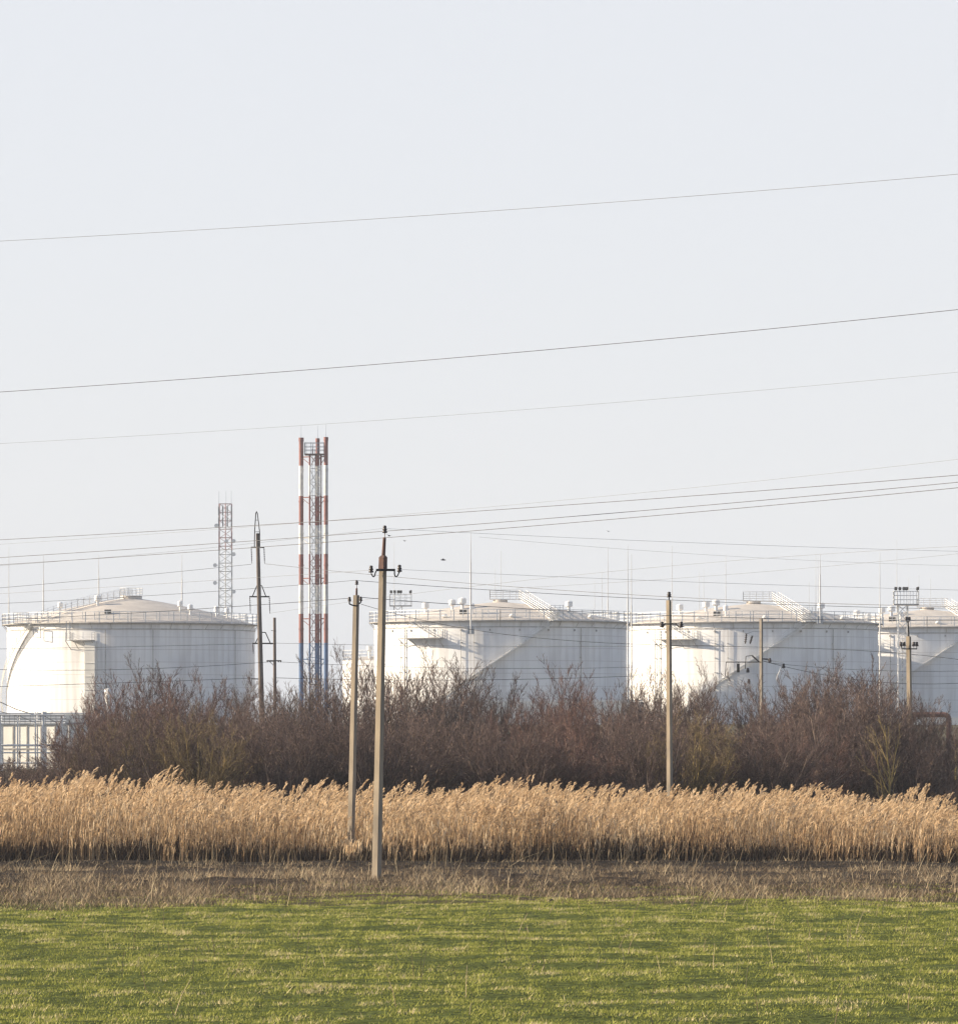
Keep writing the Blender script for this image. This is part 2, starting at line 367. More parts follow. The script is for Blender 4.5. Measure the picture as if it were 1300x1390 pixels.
# reed bed
def reeds():
    n=16000
    y=141.5+22*U(0,1,n)**1.4; x=U(-1,1,n)*(y*.108+4)
    y=y+.9*noise2(x,y*0,.35,21)+.35*noise2(x,y*0,1.7,25)
    px=650+x*F/y
    prof=np.interp(px,[-300,0,60,100,150,175,215,250,300,400,650,700,900,1000,1100,1180,1240,1300,1600],
                      [1.6,1.65,1.7,2.0,2.05,1.65,2.0,1.65,1.6,1.6,1.5,1.65,1.55,1.5,1.5,1.25,1.45,1.1,1.1])
    hh=prof*(1+.07*noise2(x,y,1.3,22))*(.66+.22*U(0,1,n)+.34*U(0,1,n)**5)*(1+.09*noise2(x,y*.2,.8,41))
    hh=np.where((np.abs(px-477)<13)&(y<143.6),hh*.42,hh)
    clump=noise2(x,y,2.4,23)
    hh*= (1+.05*clump)
    z=gz(x,y); up=np.array([0,0,1.0])
    lean=U(-.02,.13,n)+.04*clump+(U(0,1,n)>.965)*U(-.6,.7,n); ly=U(-.08,.08,n)
    def at(t):  # point on stalk
        t=np.asarray(t); return np.stack([x+lean*hh*t**2, y+ly*hh*t**2, z+hh*t],-1)
    pts=np.stack([at(np.full(n,q)) for q in (0,.5,1.0)],1)
    w=np.stack([np.full(n,.011),np.full(n,.010),np.full(n,.006)],1)
    rnd=np.clip(.5+.2*noise2(x,y,.8,24)+U(-.3,.3,n),0,1)
    sets=[(pts,w,sides(n),rnd,0)]
    for j in range(4):     # leaves
        t=U(.13,.9,n)**.85; b=at(t); L=U(.22,.5,n); dx=np.where(U(0,1,n)<.78,1,-1)*U(.06,.34,n)*L; dy=U(-.3,.3,n)*L
        mid=b+np.stack([dx*.45,dy*.5,L*.55],-1); tip=b+np.stack([dx,dy,L*U(.35,.85,n)],-1)
        sets.append((np.stack([b,mid,tip],1),np.stack([np.full(n,.012),U(.018,.034,n),np.full(n,.003)],1),sides(n),np.clip(rnd+U(-.25,.25,n),0,1),1))
    # plumes
    sel=np.where((U(0,1,n)<.2)|(hh>prof*.93))[0]; k=len(sel)
    T=at(np.full(n,1.0))[sel]; L=U(.32,.52,k)
    bend=U(.22,.62,k)
    def ax(t): return T+np.stack([L*bend*(t**1.3), 0*L, L*(t-.42*bend*t**2.4)],-1)
    pr=U(0,1,k)
    for j in range(9):
        t0=j/10.0; a=ax(np.full(k,t0)); ang=U(0,6.28,k); sp=.066*math.sin(math.pi*min(1,(t0+.18)))*U(.7,1.3,k)
        b=ax(np.full(k,min(1,t0+.38)))+np.stack([np.cos(ang)*sp,np.sin(ang)*sp,-.02-.03*U(0,1,k)],-1)
        m=(a+b)*.5+np.stack([np.cos(ang)*sp*.5,np.sin(ang)*sp*.5,.015*np.ones(k)],-1)
        sets.append((np.stack([a,m,b],1),np.stack([np.full(k,.010),np.full(k,.044),np.full(k,.010)],1),sides(k),np.clip(pr*.6+U(0,.4,k),0,1),2))
    m0=attr_mat('reed_stalk',[(0,(.10,.06,.035)),(.5,(.24,.155,.085)),(1,(.45,.32,.18))],.6,.0)
    m1=attr_mat('reed_leaf',[(0,(.38,.24,.13)),(.4,(.66,.47,.27)),(.8,(.82,.61,.38)),(1,(.90,.74,.51))],.7,.5)
    m2=attr_mat('reed_plume',[(0,(.33,.215,.12)),(.5,(.62,.44,.26)),(1,(.84,.65,.43))],.9,.42)
    o=join_ribbons('reed_bed',sets,[m0,m1,m2])
    tag(o,'golden dry reeds with feathery drooping plumes in a long band','reeds',kind='stuff')
    # undergrowth: broken dark stems at the foot of the reeds
    n=45000; y=141.6+5*U(0,1,n)**1.5; x=U(-1,1,n)*(y*.108+4); y=y+.9*noise2(x,y*0,.35,21)
    h=U(.08,.42,n)*np.clip(1+.9*noise2(x,y*0,.45,33),.3,3); b=np.stack([x,y,gz(x,y)-.02],-1); l=np.stack([U(-.4,.5,n)*h,U(-.3,.3,n)*h,h],-1)
    m3=attr_mat('dark_undergrowth',[(0,(.03,.022,.018)),(.6,(.075,.05,.038)),(1,(.17,.115,.07))],.9,0)
    o=join_ribbons('reed_undergrowth',[(np.stack([b,b+l*.5,b+l],1),np.stack([np.full(n,.018),np.full(n,.018),np.full(n,.006)],1),sides(n),U(0,1,n),0)],[m3])
    tag(o,'dark broken stems and litter at the foot of the reeds','undergrowth',kind='stuff')
reeds()

def clod(px,py_,size,label,m):
    d=CZ*F/(py_-HOR); g=G(px,d); rs=np.random.RandomState(int(px)); mb=MB(); prof=[]
    for i in range(7):
        a=i/6*math.pi; prof.append((max(.005,math.sin(a)*size*rs.uniform(.8,1.1)),size*.6*(1-math.cos(a))-.02))
    mb.lathe(prof,9); mb.v=[tuple(c*rs.uniform(.86,1.12) for c in v) for v in mb.v]
    o=mb.build('soil_clod',m,None,g); tag(o,label,'clod','dark clods lying on the grass')
M['soil']=mat('clod_soil',(.05,.038,.028),1,.25,9)
clod(748,1224,.085,'largest dark clod on the grass edge, right of the front pole',M['soil'])
clod(714,1260,.05,'small dark clod on the grass below and left of the largest clod',M['soil'])
clod(776,1266,.055,'small dark clod on the grass below and right of the largest clod',M['soil'])
clod(72,1248,.06,'dark clod on the grass near the left edge, upper one',M['soil'])
clod(49,1284,.06,'dark clod on the grass near the left edge, lower one',M['soil'])
# ---------------------------------------------------------------- bare bushes
def seg_mesh(name, segs, m, parent=None):
    a=np.array([s[0] for s in segs]); b=np.array([s[1] for s in segs]); ra=np.array([s[2] for s in segs]); rb=np.array([s[3] for s in segs])
    d=b-a; d/=np.linalg.norm(d,axis=1)[:,None]+1e-9
    ref=np.where(np.abs(d[:,2:3])<.9,np.array([[0,0,1.]]),np.array([[1.,0,0]])); u=np.cross(d,ref); u/=np.linalg.norm(u,axis=1)[:,None]; w=np.cross(d,u)
    n=len(a); V=[]
    for c,r in ((a,ra),(b,rb)):
        for i in range(3):
            t=2*math.pi*i/3; V.append(c+r[:,None]*(math.cos(t)*u+math.sin(t)*w))
    v=np.stack(V,1).reshape(-1,3).astype(np.float32)
    o=np.arange(n)*6; f=[]
    for i in range(3):
        j=(i+1)%3; f.append(np.stack([o+i,o+j,o+3+j,o+3+i],-1))
    f=np.concatenate(f).astype(np.int32)
    me=bpy.data.meshes.new(name)
    me.vertices.add(len(v)); me.vertices.foreach_set('co',v.ravel())
    me.loops.add(f.size); me.loops.foreach_set('vertex_index',f.ravel())
    me.polygons.add(len(f)); me.polygons.foreach_set('loop_start',np.arange(0,f.size,4,dtype=np.int32)); me.polygons.foreach_set('loop_total',np.full(len(f),4,dtype=np.int32))
    me.polygons.foreach_set('use_smooth',np.ones(len(f),dtype=bool)); me.update(calc_edges=True)
    at=me.attributes.new('rnd','FLOAT','POINT'); at.data.foreach_set('value',np.repeat(np.random.RandomState(n).rand(n),6).astype(np.float32))
    me.materials.append(m); ob=bpy.data.objects.new(name,me); C.objects.link(ob)
    if parent: ob.parent=parent
    return ob
def grow(rs, p, d, L, r, lvl, out, cfg):
    """one limb of a few bent segments, with side shoots"""
    ns=cfg['ns'][lvl]; seg=L/ns; pts=[p]; q=p; dd=d
    for i in range(ns):
        dd=dd+rs.normal(0,cfg['wob'][lvl],3)+np.array([0,0,cfg['up'][lvl]]); dd=dd/np.linalg.norm(dd)
        q2=q+dd*seg; t0=i/ns; t1=(i+1)/ns
        tip=cfg['tip'][lvl]
        out[lvl].append((q,q2,r*(1-(1-tip)*t0),r*(1-(1-tip)*t1)))
        if lvl<3:
            k=cfg['kids'][lvl]
            kk=int(k)+(rs.rand()<k-int(k))
            if i>=cfg['first'][lvl]:
                for _ in range(kk):
                    s=rs.rand(); c=q+(q2-q)*s
                    a=rs.normal(0,1,3); a-=dd*a.dot(dd); a/=np.linalg.norm(a)
                    sp=rs.uniform(*cfg['spread'])
                    nd=dd*math.cos(sp)+a*math.sin(sp); nd=nd/np.linalg.norm(nd)
                    grow(rs,c,nd,L*rs.uniform(*cfg['len'])*(1-.35*(t0+s/ns)),max(r*(1-.75*t0)*cfg['rr'],cfg['rmin']),lvl+1,out,cfg)
        q=q2
def bush(seed, H=6.0, W=2.0, stems=13, m0='bark', m1='twigA', upright=.5, dens=.93, rmin=.0088, single=False):
    rs=np.random.RandomState(seed); out=[[],[],[],[]]
    cfg=dict(ns=[6,4,3,2],wob=[.06,.08,.09,.09],up=[.06*upright,.22*upright,.22*upright,.16],tip=[.25,.35,.5,.55],
             kids=[2.1*dens,2.1*dens,2.0*dens],first=[1,0,0],spread=(.3,.85),len=(.32,.55),rr=.55,rmin=rmin)
    for i in range(stems):
        a=rs.uniform(0,6.28); t=rs.uniform(.03,.62) if not single else rs.uniform(.1,.45)
        b=np.array([math.cos(a)*rs.uniform(0,W*.3),math.sin(a)*rs.uniform(0,W*.3),0])
        if single: b=b*0+np.array([0,0,0])
        d=np.array([math.cos(a)*math.sin(t)*W/2,math.sin(a)*math.sin(t)*W/2,math.cos(t)])
        d/=np.linalg.norm(d)
        L=H*rs.uniform(.72,1.02)*(1-.25*max(0,t-.3))
        grow(rs,b,d,L,rs.uniform(.03,.075)*H/6*(1.3 if single else 1),0,out,cfg)
    e=bpy.data.objects.new('bare_bush',None); C.objects.link(e); e.empty_display_size=.5
    seg_mesh('stem',out[0]+(out[1] if single else []),M[m0],e); seg_mesh('crown',out[1]*(not single)+out[2]+out[3],M[m1],e)
    z=max(s[1][2] for s in out[3]+out[2])
    return e, np.percentile([s[1][2] for s in out[3]],98.6)
protos=[bush(11,6,2.2,15,'bark','twigA',.5,1.0), bush(12,6,2.6,16,'bark','twigB',.4,1.0), bush(13,6,1.7,12,'bark','twigC',.9,.95),
        bush(14,6,2.8,17,'bark','twigA',.3,1.03), bush(15,6,1.8,13,'bark','twigB',.8,1.0), bush(16,6,2.3,14,'bark2','twigD',.6,.95)]
prof_x=[-250,-60,20,60,78,100,140,180,215,260,300,345,385,415,440,470,500,540,570,610,640,665,690,715,740,770,810,850,870,905,940,970,1000,1030,1060,1100,1140,1190,1215,1240,1262,1285,1300,1330,1500]
prof_y=[1020,1036,1040,1042,1015,962,938,928,912,922,925,935,925,912,900,915,908,915,910,902,912,925,950,952,935,905,918,912,918,925,918,925,948,950,930,912,915,922,930,945,962,985,1030,1040,1000]
LAND=[(0,'the white shed wall'),(60,'the left pipe rack'),(120,'the left tank lit side'),(178,'the left tank middle'),(262,'the left tank shaded side'),(352,'the tall dark power pole'),(373,'the short dark pole'),(426,'the striped chimney tower'),(480,'the second concrete pole'),(512,'the front concrete pole'),(580,'the middle tank lit side'),(679,'the middle tank centre'),(780,'the middle tank shaded side'),(853,'the gap between two tanks'),(908,'the third concrete pole'),(960,'the lit side of the right tank'),(1033,'the slim pole before the right tank'),(1110,'the right tank shaded side'),(1190,'the right gap between tanks'),(1235,'the right concrete pole'),(1285,'the rusty pipe loop')]
used=set(); seen=set()
HW={0:'leafless brown',1:'leafless red-brown',2:'leafless grey',3:'wide spreading brown',4:'upright red-brown',5:'olive-tinged bare'}
def place_bush(px,d,top,k,row,sx=1.0):
    e,h0=protos[k]
    o=e if k not in used else copy_tree(e); used.add(k)
    g=G(px,d); H=CZ+(HOR-top)*d/F-g.z
    s=H/h0; o.location=g; o.scale=(s*sx,s*sx,s); o.rotation_euler=(0,0,random.uniform(0,6.28))
    nm=min(LAND,key=lambda q:abs(q[0]-px)); dx=px-nm[0]
    rel='straight below' if abs(dx)<9 else ('just left of' if dx<0 else 'just right of')
    base='%s bush, %s row, %s %s'%(HW[k],row,rel,nm[1]); lab=base; i=0
    ext=['taller one','lower one','outermost one','narrow one','broad one']
    while lab in seen: lab=base+', '+ext[i]; i+=1
    seen.add(lab); tag(o,lab,'bush','leafless bushes behind the reeds')
rng=random.Random(4)
def py(px): return float(np.interp(px,prof_x,prof_y))
# back row forms the skyline, the nearer rows are lower and fill the mass
xs=[-160,128,160,210,262,318,372,440,498,556,612,665,762,815,862,905,950,1062,1108,1150,1195,1245,1345]
for i,px in enumerate(xs):
    k=[3,1,4,0,1,2,0,2,0,2,0,2,4,1,2,0,2,3,0,0,3,0,1][i]
    place_bush(px,rng.uniform(212,228),py(px)-rng.uniform(-8,6),k,'back',.88)
xs=[-120,0,128,172,236,290,345,400,462,528,585,640,698,740,790,838,885,930,978,1020,1080,1130,1172,1222,1268,1320]
for i,px in enumerate(xs):
    k=[0,2,1,0,1,3,0,2,0,3,2,0,1,4,1,0,2,0,3,1,0,0,3,2,0,1][i]
    place_bush(px,rng.uniform(197,207),py(px)+rng.uniform(12,44),k,'middle',1.0)
xs=[-30,8,122,165,225,275,330,388,440,505,560,618,672,725,778,830,882,935,990,1045,1100,1155,1240,1290]
for i,px in enumerate(xs):
    k=[2,0,0,5,0,5,3,0,3,0,3,0,3,0,1,3,0,5,0,3,1,0,3,0][i]
    place_bush(px,rng.uniform(186,193),(max(py(px)+rng.uniform(38,70),975) if px>100 else 1036+abs(px)*.2),k,'front',1.15 if px>100 else 2.4)
for px,top,k in ((32,1038,2),(52,1046,0),(72,1042,3),(-8,1030,0),(90,1030,2)): place_bush(px,194+px*.05,top,k,'low front',2.3)
# lichen covered forked tree
lt,h0=bush(31,6,1.6,3,'bark2','twigD',.7,.8,single=True); lt.name='lichen_tree'
g=G(1206,187); s=(CZ+(HOR-975)*187/F)/h0; lt.location=g; lt.scale=(s,s,s); lt.rotation_euler=(0,0,.4)
[c for c in lt.children if c.name.startswith('stem')][0].name='trunk'
tag(lt,'small forked tree with yellow lichen trunk at the right','tree')

# ---------------------------------------------------------------- tanks
RT=22.8; ZT=21.8-3.5
def cp(phi,r,z): return Vector((r*math.sin(phi),-r*math.cos(phi),z))
def arc(p0,p1,r,z0,z1=None,n=24):
    z1=z0 if z1 is None else z1
    return [cp(p0+(p1-p0)*i/n,r,z0+(z1-z0)*i/n) for i in range(n+1)]
def vent(parent,x,y,z,s=1.0,h=1.3):
    mb=MB(); mb.tube((0,0,-.6),(0,0,h*.6),.33*s,None,10); mb.tube((0,0,h*.6),(0,0,h*.7),.33*s,.85*s,12); mb.tube((0,0,h*.7),(0,0,h*1.35),.85*s,None,12); mb.tube((0,0,h*1.35),(0,0,h*1.5),.85*s,.2*s,12)
    o=mb.build('roof_vent',M['white'],parent,(x,y,z)); return o
def domez(r,risez): 
    t=r/RT; return ZT+.15+risez*(1-(.55*t+.45*t*t))
def shell_roof(t,risez,cap=0):
    mb=MB(); mb.lathe([(RT,0),(RT,ZT-.1)],128); mb.lathe([(RT+.5,-.05),(RT+.5,.5),(RT+.01,.5)],96,smooth=False); mb.build('shell',M['tank'],t)
    mb=MB(); prof=[(RT-.02,ZT-.12)]+[(RT*(1-i/20),domez(RT*(1-i/20),risez)) for i in range(20)]+[(.05,domez(0.0,risez))]
    mb.lathe(prof,96); 
    if cap: mb.lathe([(cap,domez(cap,risez)-.1),(cap,domez(0,risez)+.35),(.05,domez(0,risez)+.4)],24,smooth=False)
    mb.build('roof',M['roof'],t)
    mb=MB(); mb.lathe([(RT+.01,ZT-.02),(RT+.95,ZT-.02),(RT+.95,ZT+.1),(RT-.1,ZT+.1)],96,smooth=False)
    for i in range(40):
        a=2*math.pi*i/40; mb.tube(cp(a,RT,ZT-1.0),cp(a,RT+.9,ZT-.04),.05,None,4,False)
    mb.lathe([(RT+.01,ZT-1.15),(RT+.14,ZT-1.15),(RT+.14,ZT-1.0),(RT+.01,ZT-1.0)],96,smooth=False)
    mb.build('rim_walkway',M['deck'],t)
    mb=MB(); mb.rail(arc(0,2*math.pi,RT+.88,ZT+.1,n=96),1.9,3,.045,2.6,pr=.10)
    mb.build('railing',M['rail'],t)
    mb=MB(); mb.rail(arc(0,2*math.pi,RT*.93,domez(RT*.93,risez),n=80),1.5,3,.04,2.3,pr=.07)
    mb.build('roof_railing',M['rail'],t)
def helix(t,p0,p1,z0,z1,name='spiral_stair'):
    mb=MB(); n=60
    for i in range(n):
        f=(i+.5)/n; a=p0+(p1-p0)*f; z=z0+(z1-z0)*f
        c=cp(a,RT+.62,z); mb.box(c,(.42,.95,.06),rz=a)
    for r in (RT+.12,RT+1.1):
        pts=arc(p0,p1,r,z0,z1,36)
        mb.path([p-Vector((0,0,.12)) for p in pts],.09,4)
    mb.rail(arc(p0,p1,RT+1.1,z0,z1,36),1.15,3,.045,1.9,pr=.07)
    mb.build(name,M['rail'],t)
def side_platform(t,p0,p1,z,rail_h=1.3):
    mb=MB(); n=10
    for i in range(n):
        a=p0+(p1-p0)*(i+.5)/n; w=(p1-p0)/n*(RT+1)
        mb.box(cp(a,RT+1.05,z),(w*1.02,2.0,.12),rz=a)
    for i in range(4):
        a=p0+(p1-p0)*i/3; mb.tube(cp(a,RT,z-1.6),cp(a,RT+2,z-.08),.07,None,4,False)
    mb.build('side_platform',M['deck'],t)
    mb=MB(); mb.rail([cp(p0,RT+.1,z+.06)]+arc(p0,p1,RT+2,z+.06,n=8)+[cp(p1,RT+.1,z+.06)],rail_h,3,.035,1.8,pr=.055)
    mb.build('platform_railing',M['rail'],t)
def big_tank(px,d,label):
    t=empty('storage_tank',(0,0,0),label,'tank','large white storage tanks')
    rz=3.8; shell_roof(t,rz,1.3)
    pst=math.asin(.415)
    helix(t,pst,pst-math.radians(68),ZT,.3)
    # roof walkway and stair from the crown to the rim
    z=domez(0,rz)
    mb=MB(); mb.box((1.0,-.2,z+.42),(6,1.3,.15))
    p0=Vector((4.0,-.2,z+.42)); p1=cp(pst,RT+.4,ZT+.25)
    for w in (-.55,.55):
        off=Vector((w,0,0)); mb.path([p0+off,p1+off],.10,4)
    for i in range(46):
        q=p0.lerp(p1,i/45); mb.box(q,(1.1,.32,.05))
    for w in (-.6,.6):
        off=Vector((w,0,0)); mb.rail([p0+off,p1+off],1.6,4,.055,1.6,pr=.08)
    mb.rail([Vector((-1.9,-.85,z+.5)),Vector((4,-.85,z+.5))],1.6,4,.055,1.2,pr=.075)
    mb.rail([Vector((-1.9,.45,z+.5)),Vector((4,.45,z+.5))],1.6,4,.055,1.2,pr=.075)
    mb.rail([Vector((-1.9,-.85,z+.5)),Vector((-1.9,.45,z+.5))],1.6,4,.055,1.2,pr=.075)
    mb.build('roof_stair',M['rail'],t)
    mb=MB(); q=cp(pst,RT+1.2,ZT+.1)
    for dz in (0,1.5):
        mb.box(q+Vector((0,.3,dz)),(2.4,1.8,.12),rz=pst)
        for sx in (-1.1,1.1):
            mb.tube(q+Vector((sx,-.4,0)),q+Vector((sx,-.4,2.7)),.07,None,4)
        mb.rail([q+Vector((-1.1,-.5,dz)),q+Vector((1.1,-.5,dz))],1.1,3,.05,.8,pr=.06)
    mb.build('stair_landing',M['rail'],t)
    # work platform with short ladder on the sunny side
    zz=ZT-3.0
    side_platform(t,math.asin(-.73),math.asin(-.44),zz,1.5)
    mb=MB(); a0=math.asin(-.66); a1=math.asin(-.47)
    for r in (RT+.9,RT+1.5): mb.path([cp(a0,r,ZT-.1),cp(a1,r,zz+.1)],.07,4)
    for i in range(12):
        f=i/11; q=cp(a0+(a1-a0)*f,RT+1.2,(ZT-.1)*(1-f)+(zz+.1)*f); mb.box(q,(.4,.6,.05),rz=a0)
    mb.rail([cp(a0,RT+1.5,ZT-.1),cp(a1,RT+1.5,zz+.1)],1.1,2,.035,1.3)
    mb.build('platform_ladder',M['steel'],t)
    for nm,ph,w in (('riser_pipe',-.735,.09),('riser_pipe',-.77,.07),('riser_pipe',-.30,.05),('riser_pipe',.62,.08),('riser_pipe',-.2,.05)):
        a=math.asin(ph); mb=MB(); mb.tube(cp(a,RT+.25,0),cp(a,RT+.25,ZT-1.2),w,None,6)
        for k in range(6): mb.box(cp(a,RT+.12,1.5+k*2.6),(.25,.28,.12),rz=a)
        mb.build(nm,M['deck'],t)
    for (x,y,s) in ((-13.4,-8,.75),(-8.6,-10,.8),(-6.8,-9,.85),(12.3,-7,.8),(-5.0,-17,.55)):
        vent(t,x,y,domez(math.hypot(x,y),rz),s)
    mb=MB(); mb.box((0,0,0),(1.3,.9,.9)); mb.box((0,-.46,0),(1.1,.06,.7)); mb.build('roof_hatch',M['dark'],t,(-6.6,-16,domez(17.3,rz)+.35))
    for a in (-.5,.1,.9):
        mb=MB(); mb.lathe([(.05,0),(.45,.05),(.5,.35),(.3,.55),(.02,.6)],12); o=mb.build('manhole_cover',M['white'],t,cp(a,RT*.9,domez(RT*.9,rz)))
    for k in range(9):
        mb=MB(); mb.box(cp(-1.0+.23*k,RT+.1,ZT-1.6),(.25,.2,.35),rz=-1.0+.23*k); mb.build('foam_nozzle',M['deck'],t)
    return t
def put(t,px,d,s=1):
    x=(px-650)*d/F; t.location=(x,d,3.5); t.scale=(s,s,s); t.rotation_euler=(0,0,-math.atan2(x,d)); return t
# NB local -Y faces the viewer
T2=put(big_tank(679,832,'white storage tank behind the front concrete poles, middle of the three in full view'),679,832)
T3=copy_tree(T2); put(T3,1022.5,875,1.035); tag(T3,'white storage tank behind the third pole and slim pole, right of the middle tank')
T4=copy_tree(T2); put(T4,1258,917,1.03); tag(T4,'white storage tank cut by the right edge, behind the right pole and floodlight tower')

T1=empty('storage_tank',(0,0,0),'leftmost white tank with taller domed roof and curved stair on its sunlit side','tank','large white storage tanks')
shell_roof(T1,5.0,2.0)
helix(T1,math.radians(-49.8),math.radians(-102),ZT,.3)
zz=ZT-3.1
side_platform(T1,math.asin(-.475),math.asin(-.285),zz,1.4)
mb=MB(); a=math.radians(-17.8)                                     # boxed cable shaft below the platform
mb.box(cp(a,RT+.75,(zz-.2)/2),(1.9,1.5,zz-.4),rz=a)
for k in range(6): mb.box(cp(a,RT+1.53,1.5+k*2.4),(2.0,.08,.12),rz=a)
mb.build('cable_shaft',M['shed'],T1)
mb=MB(); a=math.asin(-.44); mb.path([cp(a,RT+2.1,zz),cp(a,RT+2.1,ZT+.3)],.09,4); mb.path([cp(a-.03,RT+2.1,zz),cp(a-.03,RT+2.1,ZT+.3)],.09,4)
for k in range(10): mb.tube(cp(a,RT+2.1,zz+.3*k),cp(a-.03,RT+2.1,zz+.3*k),.05,None,4)
mb.build('platform_ladder',M['steel'],T1)
mb=MB(); rz=5.0; A=math.radians(-48)
pts=[cp(A,r,domez(r,rz)+.3) for r in (RT-.3,18,13,8,3,1)]
mb.path(pts,.12,4); mb.rail([p+Vector((.5,0,0)) for p in pts],1.4,3,.04,1.5,pr=.06); mb.rail([p-Vector((.5,0,0)) for p in pts],1.4,3,.04,1.5,pr=.06)
z=domez(0,rz)+.4; mb.rail([cp(2*math.pi*i/14,2.1,z) for i in range(15)],1.35,3,.04,.9,pr=.06)
mb.build('roof_stair',M['rail'],T1)
mb=MB(); q=cp(math.radians(-55),RT+.6,ZT+.1)
mb.box(q,(4.2,3.0,.14)); mb.rail([q+Vector((-2.1,-1.4,0)),q+Vector((2.1,-1.4,0)),q+Vector((2.1,1.4,0))],1.9,4,.05,.8,pr=.06); mb.build('stair_landing',M['rail'],T1)
for (x,y,s) in ((-12.9,-9,.6),(-6.1,-8,.75),(8.9,-12,.6),(10.7,-14,.6),(15.5,-10,.5),(17.5,-8,.5)): vent(T1,x,y,domez(math.hypot(x,y),rz),s)
mb=MB(); mb.box((0,0,0),(1.2,.8,.7)); mb.box((0,-.42,0),(1.0,.06,.5)); mb.build('roof_hatch',M['dark'],T1,(-4.2,-16.5,domez(17,rz)+.35))
mb=MB(); a=math.asin(-.735); a2=math.asin(-.68)
for (u,v) in (((a,ZT-.6),(a,ZT-2.4)),((a2,ZT-.6),(a2,ZT-2.6)),((a,ZT-.6),(a2,ZT-.6)),((a,ZT-2.4),(a2,ZT-2.6))): mb.tube(cp(u[0],RT+1.2,u[1]),cp(v[0],RT+1.2,v[1]),.08,None,4)
mb.build('foam_box_frame',M['deck'],T1)
for ph in (.17,.82,-.2):
    a=math.asin(ph); mb=MB(); mb.tube(cp(a,RT+.25,0),cp(a,RT+.25,ZT-1.2),.07,None,6); mb.build('riser_pipe',M['deck'],T1)
put(T1,178,795,.937)

# smaller tank left of the middle tank
d=868; t=empty('small_tank',G(524,d),'smaller cream tank half hidden behind the second and front concrete poles','tank')
r=(524-465)*d/F; zt=CZ+(HOR-897)*d/F-3.5
mb=MB(); mb.lathe([(r,0),(r,zt)],64); mb.build('shell',M['tank'],t)
mb=MB(); mb.lathe([(r+.02,zt-.05),(r*.5,zt+.75),(.05,zt+1.0)],48); mb.build('roof',M['roof'],t)
mb=MB(); mb.rail([Vector((math.cos(2*math.pi*i/40)*(r-.1),math.sin(2*math.pi*i/40)*(r-.1),zt)) for i in range(41)],1.9,3,.035,1.2,pr=.05); mb.build('railing',M['rail'],t)
mb=MB(); mb.tube((0,0,0),(0,0,1.6),.3,None,8); mb.tube((0,0,1.6),(0,0,2.4),.6,None,10); mb.build('roof_vent',M['white'],t,(-3.0,-5,zt+.3))

# ---------------------------------------------------------------- lightning masts
def mast(px,top,d,label,foot=None,w=.17,rod=1):
    g=G(px,d)
    if foot is not None: g=P(px,foot,d)
    ztop=P(px,top,d).z; t=empty('lightning_mast',g,label,'mast','thin lightning masts around the tanks')
    H=ztop-g.z; mb=MB(); mb.tube((0,0,0),(0,0,H*.7),w,w*.75,8); mb.build('pole',M['mast'],t)
    mb=MB(); mb.tube((0,0,H*.7),(0,0,H),w*.5,w*.2,6); mb.build('rod',M['mast'],t)
    if foot is not None:
        mb=MB(); mb.box((0,.3,.6),(1.1,.7,1.4)); mb.build('bracket',M['steel'],t)
LM=[(12,742,848-24,'lightning mast at the far left edge of the leftmost tank',None),
 (59,753,825,'lightning mast bracketed to the sunlit rim of the leftmost tank',867),
 (134,753,826,'lightning mast rising behind the railings above the leftmost tank platform',855),
 (247,752,826.5,'lightning mast bracketed to the shaded rim of the leftmost tank',865),
 (535,736,905,'lightning mast immediately right of the front concrete pole',None),
 (639,722,806,'lightning mast fixed to the middle tank where sunlight turns to shade',860),
 (680,748,930,'lightning mast behind the crown walkway of the middle tank',None),
 (672,772,960,'short faint mast left of the crown walkway mast, middle tank',None),
 (807,788,960,'short mast behind the right railing of the middle tank, left one',None),
 (817,775,955,'short mast behind the right railing of the middle tank, right one',None),
 (825,742,875,'tall mast behind the right end of the middle tank under a bird',None),
 (852,740,800,'tall mast at the gap between middle and right tanks, left of pair',None),
 (857,752,795,'tall mast at the gap between middle and right tanks, right of pair',None),
 (912,741,880,'tall mast immediately right of the third concrete pole',None),
 (949,776,960,'short twin mast above the right tank roof vents, left one',None),
 (955,772,962,'short twin mast above the right tank roof vents, right one',None),
 (985,752,885,'tall mast above the sunlit roof of the right tank',None),
 (1098,790,955,'short mast above the roof vent at the right tank stair',None),
 (1107,750,955,'leftmost of the three close masts above the right tank',None),
 (1110,755,960,'middle of the three close masts above the right tank',None),
 (1113,752,848,'rightmost of the three close masts above the right tank',846),
 (1194,750,803,'mast in front of the narrow gap at the right tank edge',None),
 (1217,733,960,'tallest mast directly behind the floodlight tower platform',None),
 (1233,785,970,'short mast seen through the floodlight tower platform rail',None),
 (1247,780,972,'short mast just right of the floodlight tower platform',None),
 (1263,785,975,'rightmost mast, above the last tank roof walkway',None)]
for px,top,d,lab,foot in LM: mast(px,top,d,lab,foot,w=.15 if d<900 else .12)

